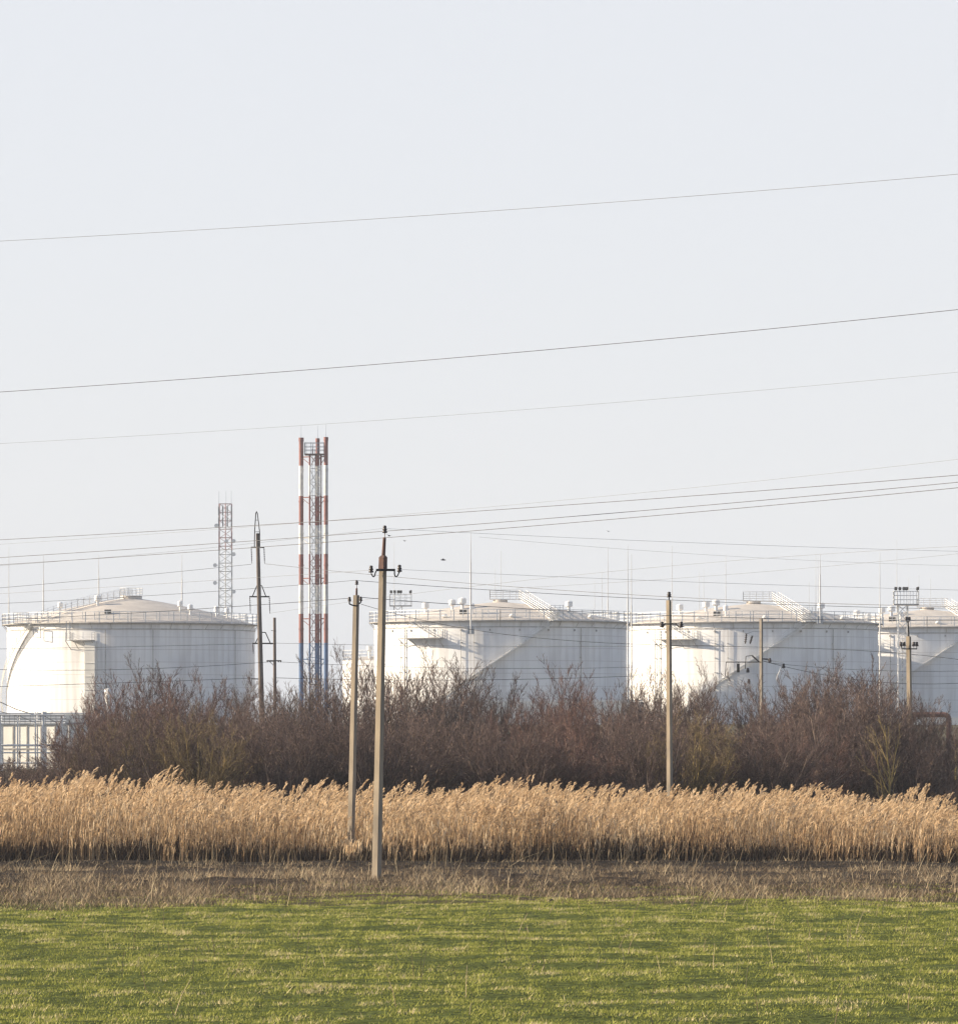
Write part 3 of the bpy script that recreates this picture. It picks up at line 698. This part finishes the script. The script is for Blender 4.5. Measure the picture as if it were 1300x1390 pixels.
# ---------------------------------------------------------------- floodlight towers
def flood(px,d,ytop,label):
    g=G(px,d); H=CZ+(HOR-ytop)*d/F-g.z
    t=empty('floodlight_tower',g,label,'tower','floodlight towers by the tanks')
    mb=MB(); lat(mb,1.6,1.6,0,H-2.4,14,.07); mb.build('lattice_mast',M['white'],t)
    mb=MB(); mb.box((.55,0,H-2.4),(4.4,2.2,.2)); mb.build('platform',M['deck'],t)
    mb=MB(); z=H-2.3; mb.rail([Vector((-1.6,-1.05,z)),Vector((2.7,-1.05,z)),Vector((2.7,1.05,z)),Vector((-1.6,1.05,z)),Vector((-1.6,-1.05,z))],2.2,3,.05,1.1,pr=.06); mb.build('railing',M['rail'],t)
    for x in (-1.3,-.6,.1,.6,2.5):
        mb=MB(); mb.tube((0,0,-.3),(0,0,.1),.05,None,5); rt=Matrix.Rotation(R(35),3,'X')@Matrix.Rotation(x*.2,3,'Z')
        mb.box((0,-.1,.35),(.5,.22,.55),rot=rt); mb.build('floodlight',M['dark'],t,(x,-1.05,H))
    return t
flood(1225,802,802,'white floodlight tower with platform, just left of the right concrete pole')
flood(540,905,806,'floodlight platform peeping over the middle tank left rim beside the front pole')

# ---------------------------------------------------------------- chimney tower (three striped flues)
d=760; g=G(426,d); t=empty('chimney_tower',g,'tall red and white striped triple chimney on a lattice with blue base','chimney')
zt=lambda y: CZ+(HOR-y)*d/F-g.z
H=zt(594)
fr=lambda y: zt(y)/H
bands=[(0,BLU),(fr(874),RED),(fr(834),WHT),(fr(794),RED),(fr(754),WHT),(fr(714),RED),(fr(674),WHT),(fr(633),RED)]
mbn=band_mat('chimney_bands',bands,0,H)
for x,y,r in ((-2.1,0.1,.40),(.55,1.9,.33),(2.05,-1.5,.36)):
    mb=MB(); mb.tube((x,y,0),(x,y,H),r,r*.94,20)
    for k in range(1,9): mb.tube((x,y,H*k/9-.1),(x,y,H*k/9+.1),r*1.12,None,20)
    mb.tube((x,y,H-.6),(x,y,H),r*1.08,None,20); mb.build('chimney_flue',mbn,t)
mb=MB(); lg=[(-.65,-1.1),(1.2,-1.1),(.3,.7)]
n=20; hz=zt(618)
for x,y in lg: mb.tube((x,y,0),(x,y,hz),.16,None,6)
for k in range(n):
    for i in range(3):
        a=lg[i]; b=lg[(i+1)%3]; z0=hz*k/n; z1=hz*(k+1)/n
        if k%2: a,b=b,a
        mb.tube((a[0],a[1],z0),(b[0],b[1],z1),.06,None,4,False)
        mb.tube((a[0],a[1],z1),(b[0],b[1],z1),.045,None,4,False)
for k in (2,5,8,11,14,17,20):
    z=hz*k/n-.3
    mb.tube((-.65,-1.1,z),(-2.1,.1,z),.1,None,5); mb.tube((1.2,-1.1,z),(2.05,-1.5,z),.1,None,5); mb.tube((.3,.7,z),(.55,1.9,z),.1,None,5)
    mb.tube((-.65,-1.1,z-1.2),(-2.1,.1,z),.06,None,5); mb.tube((1.2,-1.1,z-1.2),(2.05,-1.5,z),.06,None,5)
mb.build('lattice',mbn,t)
mb=MB(); mb.box((.1,-.4,hz+.1),(3.2,2.6,.2)); mb.build('platform',M['rust'],t)
mb=MB(); z=hz+.2; mb.rail([Vector((-1.5,-1.7,z)),Vector((1.7,-1.7,z)),Vector((1.7,.9,z)),Vector((-1.5,.9,z)),Vector((-1.5,-1.7,z))],1.8,3,.05,1.1,pr=.06); mb.build('railing',M['steel'],t)
mb=MB()
for x,y in ((-2.1,.1),(.55,1.9),(2.05,-1.5)): mb.tube((x,y,H-.3),(x,y,H+2.2),.04,.02,4)
mb.build('lightning_rod',M['mast'],t)
mb=MB(); mb.tube((-.2,-1.35,0),(-.2,-1.35,hz+1),.06,None,4); mb.tube((.25,-1.35,0),(.25,-1.35,hz+1),.06,None,4)
for k in range(80): mb.tube((-.2,-1.35,hz*k/80),(.25,-1.35,hz*k/80),.03,None,4,False)
mb.build('ladder',mbn,t)

# ---------------------------------------------------------------- communications tower
d=1010; g=G(306,d); t=empty('antenna_tower',g,'faint red and white lattice antenna tower behind the leftmost tank','tower')
H=CZ+(HOR-684)*d/F-g.z; f=lambda y:(CZ+(HOR-y)*d/F-g.z)/H
mm=band_mat('tower_bands',[(0,WHT),(f(835),WHT),(f(747),(.52,.30,.29)),(f(722),(.64,.5,.49)),(f(712),(.52,.30,.29))],0,H)
mb=MB(); lat(mb,3.0,2.7,0,H,26,.065); mb.tube((0,0,0),(0,0,H),.12,None,6); mb.build('lattice',mm,t)
for (x,z) in ((-2.2,H*.72),(-2.2,H*.64),(1.9,H*.83),(1.9,H*.77),(-1.9,H*.9),(.3,H*.83),(1.9,H*.6),(0,H*.5)):
    mb=MB(); s=.45 if abs(x)>1 else .4; mb.tube((0,-.4,0),(0,.25,0),s,s*.9,14); mb.tube((0,.25,0),(-x*.4,.6,0),.08,None,4); mb.build('dish_antenna',M['white'],t,(x,-1.2,z))
for x in (-1.4,-.5,.5,1.4):
    for z in (H-4,H-1.6):
        mb=MB(); mb.box((0,0,0),(.28,.2,1.9)); mb.tube((0,.1,-1.2),(0,.1,1.3),.06,None,5); mb.build('panel_antenna',M['deck'],t,(x,-1.5,z))
mb=MB()
for x in (-1.35,.2,1.35): mb.tube((x,-1.3,H-.2),(x,-1.3,H+2.8),.05,.03,4)
mb.box((0,0,H*.42),(3.6,3.6,.15)); mb.rail([Vector((-1.8,-1.8,H*.42)),Vector((1.8,-1.8,H*.42))],1.2,2,.05,.9); mb.build('whip_antenna',M['mast'],t)

# ---------------------------------------------------------------- poles
def insulator(parent,loc,s=1.0,h=.36,pin=.16):
    s=s*.53
    mb=MB(); pr=[(.03,0),(.09,.0),(.10,.07),(.05,.10),(.085,.13),(.09,.19),(.05,.22),(.075,.26),(.06,.33),(.01,.35)]
    mb.lathe([(r*s*1.15,z*s*h/.35) for r,z in pr],12); o=mb.build('insulator',M['glass'],parent,loc)
    mb=MB(); mb.tube((0,0,-pin),(0,0,.02),.013*s+.006,None,6); mb.build('pin',M['pin'],o)
    return o
def conc_pole(base,top,d,wb,wt,name,label,mt,rz=R(57),dg=.85):
    g=G(base,d); p=P(top[0],top[1],d)-g; t=empty(name,g,label,'utility pole')
    mb=MB(); mb.taper((-.002*p.x,0,-.3),p,wb,wt,rz,wb*dg,wt*dg); mb.build('shaft',mt,t)
    return t,p
# front pole
d=120; t,p=conc_pole(510.6,(519.8,760),d,.205,.155,'concrete_pole','tallest front concrete pole with rusty steel top standing in the weeds',M['conc'])
q=lambda x,y,dy=0:P(x,y,d)-t.location+Vector((0,dy,0))
mb=MB(); mb.taper(q(519.4,775),q(519.9,757),.18,.175,R(57),.155,.15); mb.taper(q(519.9,757),q(520.3,754),.17,.09,R(57)); mb.build('steel_collar',M['rust'],t)
mb=MB(); mb.tube(q(520.2,757),q(521.8,729.5),.052,.042,10); mb.build('extension_pipe',M['rust'],t)
insulator(t,q(522.2,723.5),1.1,.34,.14)
mb=MB(); mb.box(q(523.5,774,-.14),(26*d/F,.07,.06)); mb.path([q(511.5,774,-.14),q(509.5,778,-.14),q(508.7,782,-.14),q(506.8,783.5,-.14),q(505,781,-.14),q(504,779,-.14)],.017,6); mb.path([q(535.5,774,-.14),q(535.5,780,-.14),q(537.3,783.5,-.14),q(539.3,782.5,-.14),q(541,779,-.14),q(541.8,776,-.14)],.017,6); mb.build('crossarm',M['dark'],t)
for x,y in ((503.8,777.5),(542.3,776.5)): insulator(t,q(x,y,-.14),1.1,.32,.03)
# second pole
d=142.6; t,p=conc_pole(475.5,(483.6,808),d,.19,.152,'concrete_pole','pale second concrete pole just left of the front one, rising from the reeds',M['conc'],R(58))
q=lambda x,y,dy=0:P(x,y,d)-t.location+Vector((0,dy,0))
mb=MB(); mb.tube(q(483.8,811),q(484,798.5),.035,.03,8); mb.build('extension_pipe',M['rust'],t)
insulator(t,q(484.2,793.7),1.0,.26,.13)
mb=MB(); mb.path([q(486,823,-.16),q(479,822,-.16),q(474.2,820,-.16),q(474.5,816,-.16)],.022,6); mb.path([q(487,820,-.16),q(490,818,-.16),q(490,816,-.16)],.022,6); mb.build('hook_bracket',M['dark'],t)
for x,y in ((474.5,816.5),(489.7,816)): insulator(t,q(x,y,-.16),1.0,.26,.02)
# third pole
d=178; t,p=conc_pole(909,(907.5,815),d,.20,.165,'concrete_pole','third concrete pole standing before the sunlit side of the right tank',M['conc'],R(56))
q=lambda x,y,dy=0:P(x,y,d)-t.location+Vector((0,dy,0))
mb=MB(); mb.tube(q(907.7,818),q(907.9,811),.025,None,6); mb.build('extension_pipe',M['dark'],t)
insulator(t,q(907.9,811),1.6,.26,.05)
mb=MB(); mb.box(q(909.5,847.3,-.18),(17*d/F,.07,.05)); mb.path([q(902,847.3,-.18),q(899.5,851,-.18),q(898,852,-.18)],.02,5); mb.path([q(917,847.3,-.18),q(921,851,-.18),q(923.5,852,-.18)],.02,5); mb.build('crossarm',M['dark'],t)
for x,y in ((897.9,851.5),(924,851.5)): insulator(t,q(x,y,-.18),1.6,.25,.02)
# right pole
d=236; t,p=conc_pole(1235.5,(1233,864),d,.25,.215,'concrete_pole','yellowish concrete pole with four insulators beside the floodlight tower at right',M['conc'],R(60))
q=lambda x,y,dy=0:P(x,y,d)-t.location+Vector((0,dy,0))
mb=MB(); mb.tube(q(1233,866),q(1232.2,844),.055,.035,8); mb.path([q(1230,844),q(1234,844)],.03,5); mb.build('extension_pipe',M['dark'],t)
for x in (1230,1233.8): insulator(t,q(x,842.5),1.7,.22,.06)
mb=MB(); mb.box(q(1233.5,881,-.2),(21*d/F,.08,.06))
for x in (1223,1243.5): mb.tube(q(x,881,-.2),q(x,877,-.2),.02,None,5)
mb.build('crossarm',M['dark'],t)
for x in (1222,1226.5,1239.5,1243.5): insulator(t,q(x,877.5,-.2),1.7,.26,.06)
# slim pole with side arms
d=300; t,p=conc_pole(1033.5,(1032.8,840),d,.21,.19,'concrete_pole','slim pole with bent side arms before the shaded right tank',M['conc2'],R(55))
q=lambda x,y,dy=0:P(x,y,d)-t.location+Vector((0,dy,0))
mb=MB(); mb.path([q(1033,899,-.2),q(985,899,-.2)],.03,5); mb.path([q(985,899,-.2),q(984,918,-.2)],.025,5); mb.path([q(1030,899,-.2),q(1020,890,-.2)],.05,5); mb.path([q(1020,890,-.2),q(1012,891,-.2),q(1011,908,-.2)],.025,5); mb.path([q(1034,894.5,-.2),q(1042,895,-.2),q(1044,900,-.2)],.05,5); mb.build('crossarm',M['dark'],t)
mb=MB(); mb.path([q(1044,896,-.2),q(1063,899,-.2),q(1055,917,-.2),q(1053,925,-.2)],.04,5); mb.build('bent_bracket',M['white'],t)
for (x0,y0,x1,y1) in ((1012.5,861,1011,874),(1020.5,864,1017.5,874)):
    o=MB(); o.tube(q(x0,y0,-.2),q(x1,y1,-.2),.045,None,6)
    for k in range(5): f=k/5; c=q(x0+(x1-x0)*f,y0+(y1-y0)*f,-.2); o.tube(c,c+Vector((0,0,.04)),.09,None,8)
    o.build('insulator_string',M['glass'],t)
mb=MB(); mb.path([q(1012.5,861,-.2),q(1022,857,-.2),q(1033,858,-.2)],.02,4); mb.build('jumper_arm',M['steel'],t)
mb=MB(); mb.box(q(1001.5,907,-.2),(.17,.17,.58)); mb.tube(q(1001.5,900,-.2),q(1001.5,899,-.2),.03,None,5); mb.build('switch_box',M['dark'],t)
for x,y in ((1044.3,899.5),(1063,907),(1014.5,913),(1016,928)): insulator(t,q(x,y,-.2),2.0,.28,.05)

# tall dark 35 kV pole
d=400; g=G(357,d); t=empty('transmission_pole',g,'tall dark power pole with triangular lattice tip and hanging insulators, left of chimneys','utility pole')
q=lambda x,y,dy=0:P(x,y,d)-g+Vector((0,dy,0))
mb=MB(); mb.tube((0,0,-.3),q(349.6,724),.27,.155,14); mb.build('shaft',M['dpole'],t)
mb=MB()
tip=q(348.2,694.5)
for x0 in (345.3,352.6):
    for yy in (-.15,.15):
        mb.path([q(x0,742,yy),q(x0+(.3 if x0<349 else -.2),722,yy),q(347.2 if x0<349 else 349.4,697,yy),tip],.045,4)
for y,xa,xb in ((713,346.4,351.4),(722,345.6,352.3),(706,346.9,350.6),(742.5,345.3,352.6)): mb.tube(q(xa,y),q(xb,y),.035,None,4)
mb.build('lattice_tip',M['dark'],t)
def arm35(y,x0,x1,brace,drop,name='crossarm'):
    mb=MB(); mb.tube(q(x0,y),q(x1,y),.065,None,5)
    if brace: 
        c=(x0+x1)/2
        mb.path([q(x0+4,y),q(c-3.5,y-15),q(c+3,y-15),q(x1-5,y)],.055,4)
    mb.build(name,M['dark'],t)
    for x in (x0+.5,x1-.5):
        s=MB(); s.tube(q(x,y),q(x+.8,y+drop),.025,None,5)
        for k in range(7):
            c=q(x+.1+.7*k/7,y+3+(drop-5)*k/7); s.tube(c,c+Vector((0,0,.07)),.075,.03,8)
        s.build('insulator_string',M['glass'],t)
arm35(743,340.5,358.8,False,22); arm35(810,338.5,366,True,23); arm35(873.5,342.5,372,True,14)
mb=MB(); mb.tube(q(342,921.5),q(355,922),.05,None,5); mb.build('lower_bracket',M['dark'],t)
# short wooden pole
d=385; g=G(373.5,d); t=empty('wooden_pole',g,'short dark wooden pole with small crossarm right of the tall dark pole','utility pole')
q=lambda x,y,dy=0:P(x,y,d)-g+Vector((0,dy,0))
mb=MB(); mb.tube((0,0,-.3),q(372.6,838.5),.17,.12,12); mb.build('shaft',M['dpole'],t)
mb=MB(); mb.tube(q(362,897,-.15),q(382,897,-.15),.05,None,5); mb.tube(q(365,897,-.15),q(371,903,-.15),.03,None,4); mb.tube(q(368,856,-.15),q(375,857,-.15),.03,None,4); mb.tube(q(367,874.5,-.15),q(375,874,-.15),.03,None,4); mb.build('crossarm',M['dark'],t)
for x in (363,366.5,378,381): insulator(t,q(x,899,-.15),1.3,.25,.03)

# ---------------------------------------------------------------- left shed, pipe rack and walls
d=405; g=G(20,d); t=empty('shed',g,'long low white shed wall at the left edge behind the pipe rack','building')
t.rotation_euler=(0,0,R(-24)); x0=(-90-20)*d/F*1.1; x1=(90-20)*d/F*1.06; zt=CZ+(HOR-984)*d/F-g.z
mb=MB(); mb.box(((x0+x1)/2,3,zt/2-.3),(x1-x0,6,zt+.6)); mb.build('wall',M['shed'],t)
mb=MB(); mb.box(((x0+x1)/2,3,zt+.12),(x1-x0+.4,6.4,.18)); mb.build('roof_slab',M['deck'],t)
mb=MB()
for k in range(10): mb.box((x0+.7+k*1.4,-.04,zt/2),(.12,.06,zt-.1))
mb.box(((x0+x1)/2,-.05,1.75),(x1-x0,.05,.12)); mb.build('wall_rib',M['deck'],t)
d=385; g=G(45,d); t=empty('pipe_rack',g,'blue-grey pipe rack with upright posts before the white shed at left','pipe rack')
q=lambda x,y,dy=0:P(x,y,d)-g+Vector((0,dy,0))
gr=lambda x,dy=0: Vector(((x-45)*d/F,dy,-.3))
for x,y,w in ((58.5,966,.13),(48,967,.06),(83.5,970,.10),(24,972,.06),(78,985,.10),(0,972,.1),(-30,972,.1)):
    for dy in (0,1.8):
        mb=MB(); mb.tube(gr(x,dy),q(x,y,dy),w,None,8); mb.build('post',M['pale'],t)
for y,r,dy in ((983,.14,.35),(970.5,.05,-.1),(975,.05,.8),(979,.06,1.4),(1012,.09,0.3),(1022,.06,.3),(1036,.06,.3)):
    mb=MB(); mb.tube(q(-60,y,dy),q(88,y,dy),r,None,8); mb.build('pipe',M['pale'],t)
mb=MB(); mb.path([q(0,953),q(22,963),q(45,970),q(72,968)],.05,4); mb.path([q(0,966),q(30,974),q(48,981)],.04,4); mb.path([q(60,972),q(78,982)],.05,4)
for x in range(-50,88,7): mb.tube(q(x,983),q(x,971),.025,None,4)
mb.build('handrail',M['deck'],t)

def dike(px0,px1,d,ytop,label,gname='concrete dike walls'):
    xm=(px0+px1)/2; g=G(xm,d); H=CZ+(HOR-ytop)*d/F-g.z; L=(px1-px0)*d/F
    t=empty('dike_wall',g,label,'wall',gname); n=int(L/3)
    for i in range(n):
        mb=MB(); mb.box((-L/2+(i+.5)*L/n,0,H/2-.2),(L/n-.08,.25,H+.2)); mb.build('wall_panel',M['shed'],t)
    mb=MB(); mb.box((0,0,H+.04),(L,.5,.2)); mb.build('coping',M['white'],t)
    mb=MB()
    for i in range(n+1): mb.box((-L/2+i*L/n,-.2,H/2-.25),(.3,.3,H+.1))
    mb.build('wall_post',M['deck'],t)
dike(598,872,745,951.5,'pale concrete wall at the foot of the middle tank above the bushes')
dike(-60,200,700,969,'pale concrete wall at the foot of the leftmost tank')
dike(1150,1420,760,974,'pale concrete wall at the foot of the right edge tank')
# small white vessel by the left tank
d=640; g=G(147,d); t=empty('white_vessel',g,'small upright white vessel before the shaded face of the leftmost tank','vessel')
H=CZ+(HOR-935)*d/F-g.z
mb=MB(); mb.lathe([(.02,H-2.6),(.25,H-2.3),(.52,H-1.2),(.56,H-.15),(.35,H),(.02,H+.05)],16); mb.build('vessel_body',M['white'],t)
mb=MB(); 
for x,y in ((-.25,-.2),(.25,-.2),(0,.3)): mb.tube((x,y,-.2),(x*.8,y*.8,H-1.8),.07,None,5)
mb.build('leg',M['steel'],t)
# rusty pipe loop
d=330; g=G(1258,d); t=empty('pipe_loop',g,'rusty brown pipe bent in a high loop above bushes at the right edge','pipe')
q=lambda x,y,dy=0:P(x,y,d)-g+Vector((0,dy,0))
pts=[Vector(((1229-1258)*d/F,0,-.2)),q(1229,976)]
for k in range(1,6): a=math.pi*(1-k/10); pts.append(q(1235+6*math.cos(a),976-5.5*math.sin(a)))
pts.append(q(1281,970.5))
for k in range(1,6): a=math.pi/2*(1-k/5); pts.append(q(1281.5+6*math.cos(a),976.5-6*math.sin(a)))
pts.append(Vector(((1287.5-1258)*d/F,0,-.2)))
mb=MB()
for a,b in zip(pts[:-1],pts[1:]): mb.tube(a,b,.19,None,14,False); mb.lathe([(.0,-.19),(.13,-.13),(.19,0),(.13,.13),(0,.19)],12,b)
mb.build('bent_pipe',M['brown'],t)
mb=MB()
for x in (1232,1284):
    mb.tube(q(x,972),q(x,966),.05,None,6)
mb.tube(q(1258,990,.3),Vector((0,.3,-.2)),.08,None,6); mb.tube(q(1258,990,.3),q(1258,971,.3),.06,None,6); mb.build('pipe_support',M['steel'],t)
d=300; mb=MB(); mb.tube((0,0,-.2),(0,0,CZ+(HOR-1011)*d/F),.06,None,8); mb.box((0,-.02,CZ+(HOR-1013)*d/F),(.16,.05,.22))
o=mb.build('marker_post',M['yellow'],None,G(1297,d)); tag(o,'small yellow marker post at the right edge','post')

# ---------------------------------------------------------------- wires
def wire(name,pts,d0,d1,wpx,label,m='wire',deg=2,group='overhead power wires'):
    xs=np.array([p[0] for p in pts],float); ys=np.array([p[1] for p in pts],float)
    ext=(xs[0]<=0, xs[-1]>=1300); a=xs[0]-(220 if ext[0] else 0); b=xs[-1]+(220 if ext[1] else 0)
    u=(xs-650)/650
    c=np.polyfit(u,ys,min(deg,len(xs)-1)); n=44; V=[]
    X=np.linspace(a,b,n)
    mb=MB(); vs=[]; k=4
    for x in X:
        d=d0+(d1-d0)*(x-0)/1300; p=P(x,float(np.polyval(c,(x-650)/650)),d)
        vs.append((p,wpx*d/F/2))
    for (p,r),(p2,r2) in zip(vs[:-1],vs[1:]): mb.tube(p,p2,.86*wpx*(d0+d1)/2/F/2,None,5,False)
    o=mb.build(name,M[m]); tag(o,label,'wire',group)
wire('power_wire',[(0,327),(600,290.5),(760,279.5),(1300,236)],205,180,.75,'topmost wire climbing to the right across the open sky','wire2')
wire('power_wire',[(0,532),(600,487),(760,473),(1300,420)],205,177,1.05,'second wire down, dark, crossing the middle of the open sky')
wire('power_wire',[(0,602),(600,564),(760,552.5),(1300,505)],290,250,.45,'very faint third wire just above the chimney tops','wire2')
wire('power_wire',[(0,733),(160,724),(360,712),(520,702),(680,691),(860,680),(1140,658),(1300,644.5)],290,214,1.0,'upper wire of the close trio passing above the front pole')
wire('power_wire',[(0,757),(160,746.5),(360,733.5),(520,720.5),(680,709),(860,694.5),(1140,669.5),(1300,654.5)],292,216,1.0,'middle wire of the close trio passing behind the front pole tip')
wire('power_wire',[(0,767),(160,756),(360,742),(520,730),(680,717.5),(860,702.5),(1140,678),(1300,661.5)],288,212,1.0,'lower wire of the close trio crossing the front pole steel pipe')
wire('power_wire',[(0,739),(160,728),(700,685),(1140,641),(1300,623.5)],420,310,.45,'faint wire that crosses the close trio and ends highest at right','wire2')
wire('power_wire',[(0,798),(160,784),(240,776),(341,766)],300,290,.6,'wire from left edge to the upper arm of the tall dark pole')
wire('power_wire',[(359.5,766),(520,781),(700,796),(860,808),(1020,816),(1140,820.5),(1300,822.5)],402,250,.75,'wire dropping right from the upper arm of the tall dark pole')
wire('power_wire',[(0,819),(160,812),(240,806),(360,797),(484,788)],150,142.2,.6,'wire from left edge to the top of the second pole')
wire('power_wire',[(484,788),(520,791),(680,802),(860,812),(1020,819),(1300,827)],141.5,150,.75,'wire leaving the top of the second pole to the right')
wire('power_wire',[(0,842),(160,833),(300,825),(474,812)],150,142.2,.85,'dark wire from left edge over the leftmost tank rim to second pole')
wire('power_wire',[(490,811),(650,822),(740,828.5),(860,834),(1000,838),(1300,842)],141.5,150,.95,'dark wire leaving the second pole along the tank rims')
wire('power_wire',[(0,806),(240,791),(503,774)],155,118,.5,'faint wire from left edge to the front pole crossarm','wire2')
wire('power_wire',[(543,773),(700,780.5),(860,787),(1020,793),(1300,801)],122,128,.45,'faint wire leaving the right insulator of the front pole','wire2')
wire('power_wire',[(522,718),(700,725),(860,734),(1020,740),(1160,745),(1300,748)],120,126,.42,'faint wire leaving the tip of the front pole to the right','wire2')
wire('power_wire',[(0,768),(240,748),(522,717)],130,118.5,.35,'faint wire from left edge to the tip of the front pole','wire2')
wire('power_wire',[(650,729),(860,746),(1020,757),(1300,768)],420,400,.35,'very faint falling wire above the right tank masts','wire2')
wire('power_wire',[(366,833),(520,812),(700,786),(860,773),(1020,761),(1160,751),(1300,740)],401,320,.42,'faint rising wire from middle arm of the tall pole, upper','wire2')
wire('power_wire',[(700,798),(860,790),(1020,777),(1160,765),(1300,752)],380,320,.38,'faint rising wire over the middle and right tanks, lower','wire2')
wire('power_wire',[(0,881),(170,878),(343,874)],330,330,.6,'wire crossing the upper face of the leftmost tank','wire3')
wire('power_wire',[(0,909),(160,909),(270,905),(372,898)],330,384,.65,'wire to the small crossarm pole across the leftmost tank','wire3')
wire('power_wire',[(0,932),(110,929),(270,923),(342,921)],330,400,.7,'lowest wire across the leftmost tank above the bushes','wire3')
wire('power_wire',[(382,898),(470,904),(680,907),(860,906)],384,390,.6,'wire from small crossarm pole along the shaded middle tank','wire3')
wire('power_wire',[(372,873),(520,876),(700,877.5),(985,876)],401,330,.55,'wire across the upper shaded face of the middle tank','wire3')
wire('power_wire',[(372,920),(560,924),(680,922),(860,918)],395,390,.85,'dark lower wire across the middle tank just above the bushes','wire3')
wire('power_wire',[(490,816),(600,857),(760,864),(860,871),(980,878),(1100,884),(1300,894)],300,270,.8,'dark sagging wire across both middle and right tank faces','wire3',deg=3)
wire('power_wire',[(1034,896),(1100,915),(1190,924),(1300,928)],300,296,.8,'lower wire from the slim pole to the right edge','wire3')
wire('power_wire',[(1044,900),(1140,908),(1300,911)],300,296,.6,'upper wire from the slim pole to the right edge','wire3')

# ---------------------------------------------------------------- birds
def bird(px,py_,d,s,yaw,label):
    mb=MB(); 
    for (a,b,ra,rb) in (((-.5,0,0),(-.2,0,.03),.02,.10),((-.2,0,.03),(.2,0,.05),.10,.09),((.2,0,.05),(.36,0,.08),.09,.07),((.36,0,.08),(.5,0,.07),.05,.01)): mb.tube(a,b,ra,rb,8,False)
    for sy in (-1,1):
        mb.add([(.18,0.05*sy,.06),(-.12,.05*sy,.05),(-.08,.45*sy,.20),(.2,.4*sy,.22),(-.22,.85*sy,.12),(-.08,.8*sy,.14)],[(0,1,2,3),(3,2,4,5)])
    o=mb.build('bird',M['bird']); o.location=P(px,py_,d); o.scale=(s,s,s); o.rotation_euler=(.2,.1,yaw); tag(o,label,'bird','small dark birds in flight')
bird(528,727.5,170,.10*2.4,1.3,'small dark bird close to the right of the front pole tip')
bird(549,734.5,230,.22,1.2,'tiny bird a little below and right of the front pole tip')
bird(601.5,760.5,260,.34,.3,'gliding bird between the front pole and the tall middle mast')
bird(825.5,721.5,260,.24,1.3,'lone bird above the tall mast right of the middle tank')

# ---------------------------------------------------------------- haze, sky, sun, camera
mb=MB(); mb.box((0,1160,60),(3300,2500,125.0)); hz=mb.build('haze',None) if False else None
me=bpy.data.meshes.new('haze'); b=MB(); b.box((0,1150,61),(3200,2400,126)); me.from_pydata(b.v,[],b.f)
hm=bpy.data.materials.new('haze_air'); hm.use_nodes=True; nt=hm.node_tree; nt.nodes.remove(nt.nodes['Principled BSDF'])
pv=N(nt,'ShaderNodeVolumePrincipled'); pv.inputs['Color'].default_value=(.84,.91,1,1); pv.inputs['Density'].default_value=.00015; pv.inputs['Anisotropy'].default_value=.0
nt.links.new(pv.outputs[0],nt.nodes['Material Output'].inputs['Volume'])
me.materials.append(hm); o=bpy.data.objects.new('haze',me); C.objects.link(o); o['kind']='stuff'; tag(o,'thin pale haze over the plain','haze')

EL=21.0; AZ=-92.5       # sun direction: horizontal vector (sin AZ, -cos AZ)
sv=Vector((math.sin(R(AZ))*math.cos(R(EL)),-math.cos(R(AZ))*math.cos(R(EL)),math.sin(R(EL))))
w=bpy.data.worlds.new('World'); bpy.context.scene.world=w; w.use_nodes=True; nt=w.node_tree
bg=nt.nodes['Background']; sk=N(nt,'ShaderNodeTexSky'); sk.sky_type='NISHITA'; sk.sun_disc=False
sk.sun_elevation=R(EL); sk.sun_rotation=math.atan2(sv.x,sv.y); sk.dust_density=2.0; sk.air_density=1.0; sk.ozone_density=2.5
mx=N(nt,'ShaderNodeMix',data_type='RGBA')
tcw=N(nt,'ShaderNodeTexCoord'); spw=N(nt,'ShaderNodeSeparateXYZ'); nt.links.new(tcw.outputs['Generated'],spw.inputs[0])
mrw=N(nt,'ShaderNodeMapRange'); mrw.interpolation_type='SMOOTHSTEP'; mrw.inputs[1].default_value=.15; mrw.inputs[2].default_value=.40; mrw.inputs[3].default_value=.88; mrw.inputs[4].default_value=.04
nt.links.new(spw.outputs[2],mrw.inputs[0]); nt.links.new(mrw.outputs[0],mx.inputs[0])
nt.links.new(sk.outputs[0],mx.inputs[6]); mx.inputs[7].default_value=(4.40,4.45,4.66,1)   # thin high veil of cloud
nt.links.new(mx.outputs[2],bg.inputs[0]); bg.inputs[1].default_value=.1
sl=bpy.data.lights.new('sun','SUN'); sl.energy=5.0; sl.angle=R(.6); sl.color=(1,.84,.62)
so=bpy.data.objects.new('sun',sl); C.objects.link(so); so.rotation_euler=sv.to_track_quat('Z','Y').to_euler()
cam=bpy.data.cameras.new('camera'); co=bpy.data.objects.new('camera',cam); C.objects.link(co)
co.location=(0,0,CZ); co.rotation_euler=(R(90),0,0)
cam.sensor_fit='HORIZONTAL'; cam.sensor_width=36; cam.lens=36*F/1300; cam.shift_y=(HOR-695)/1300.0; cam.clip_start=1; cam.clip_end=9000
sc=bpy.context.scene; sc.camera=co
sc.view_settings.view_transform='Standard'; sc.view_settings.look='None'; sc.view_settings.gamma=1; sc.view_settings.exposure=.95
sc.render.engine='CYCLES'; sc.cycles.pixel_filter_type='BLACKMAN_HARRIS'; sc.cycles.filter_width=1.4
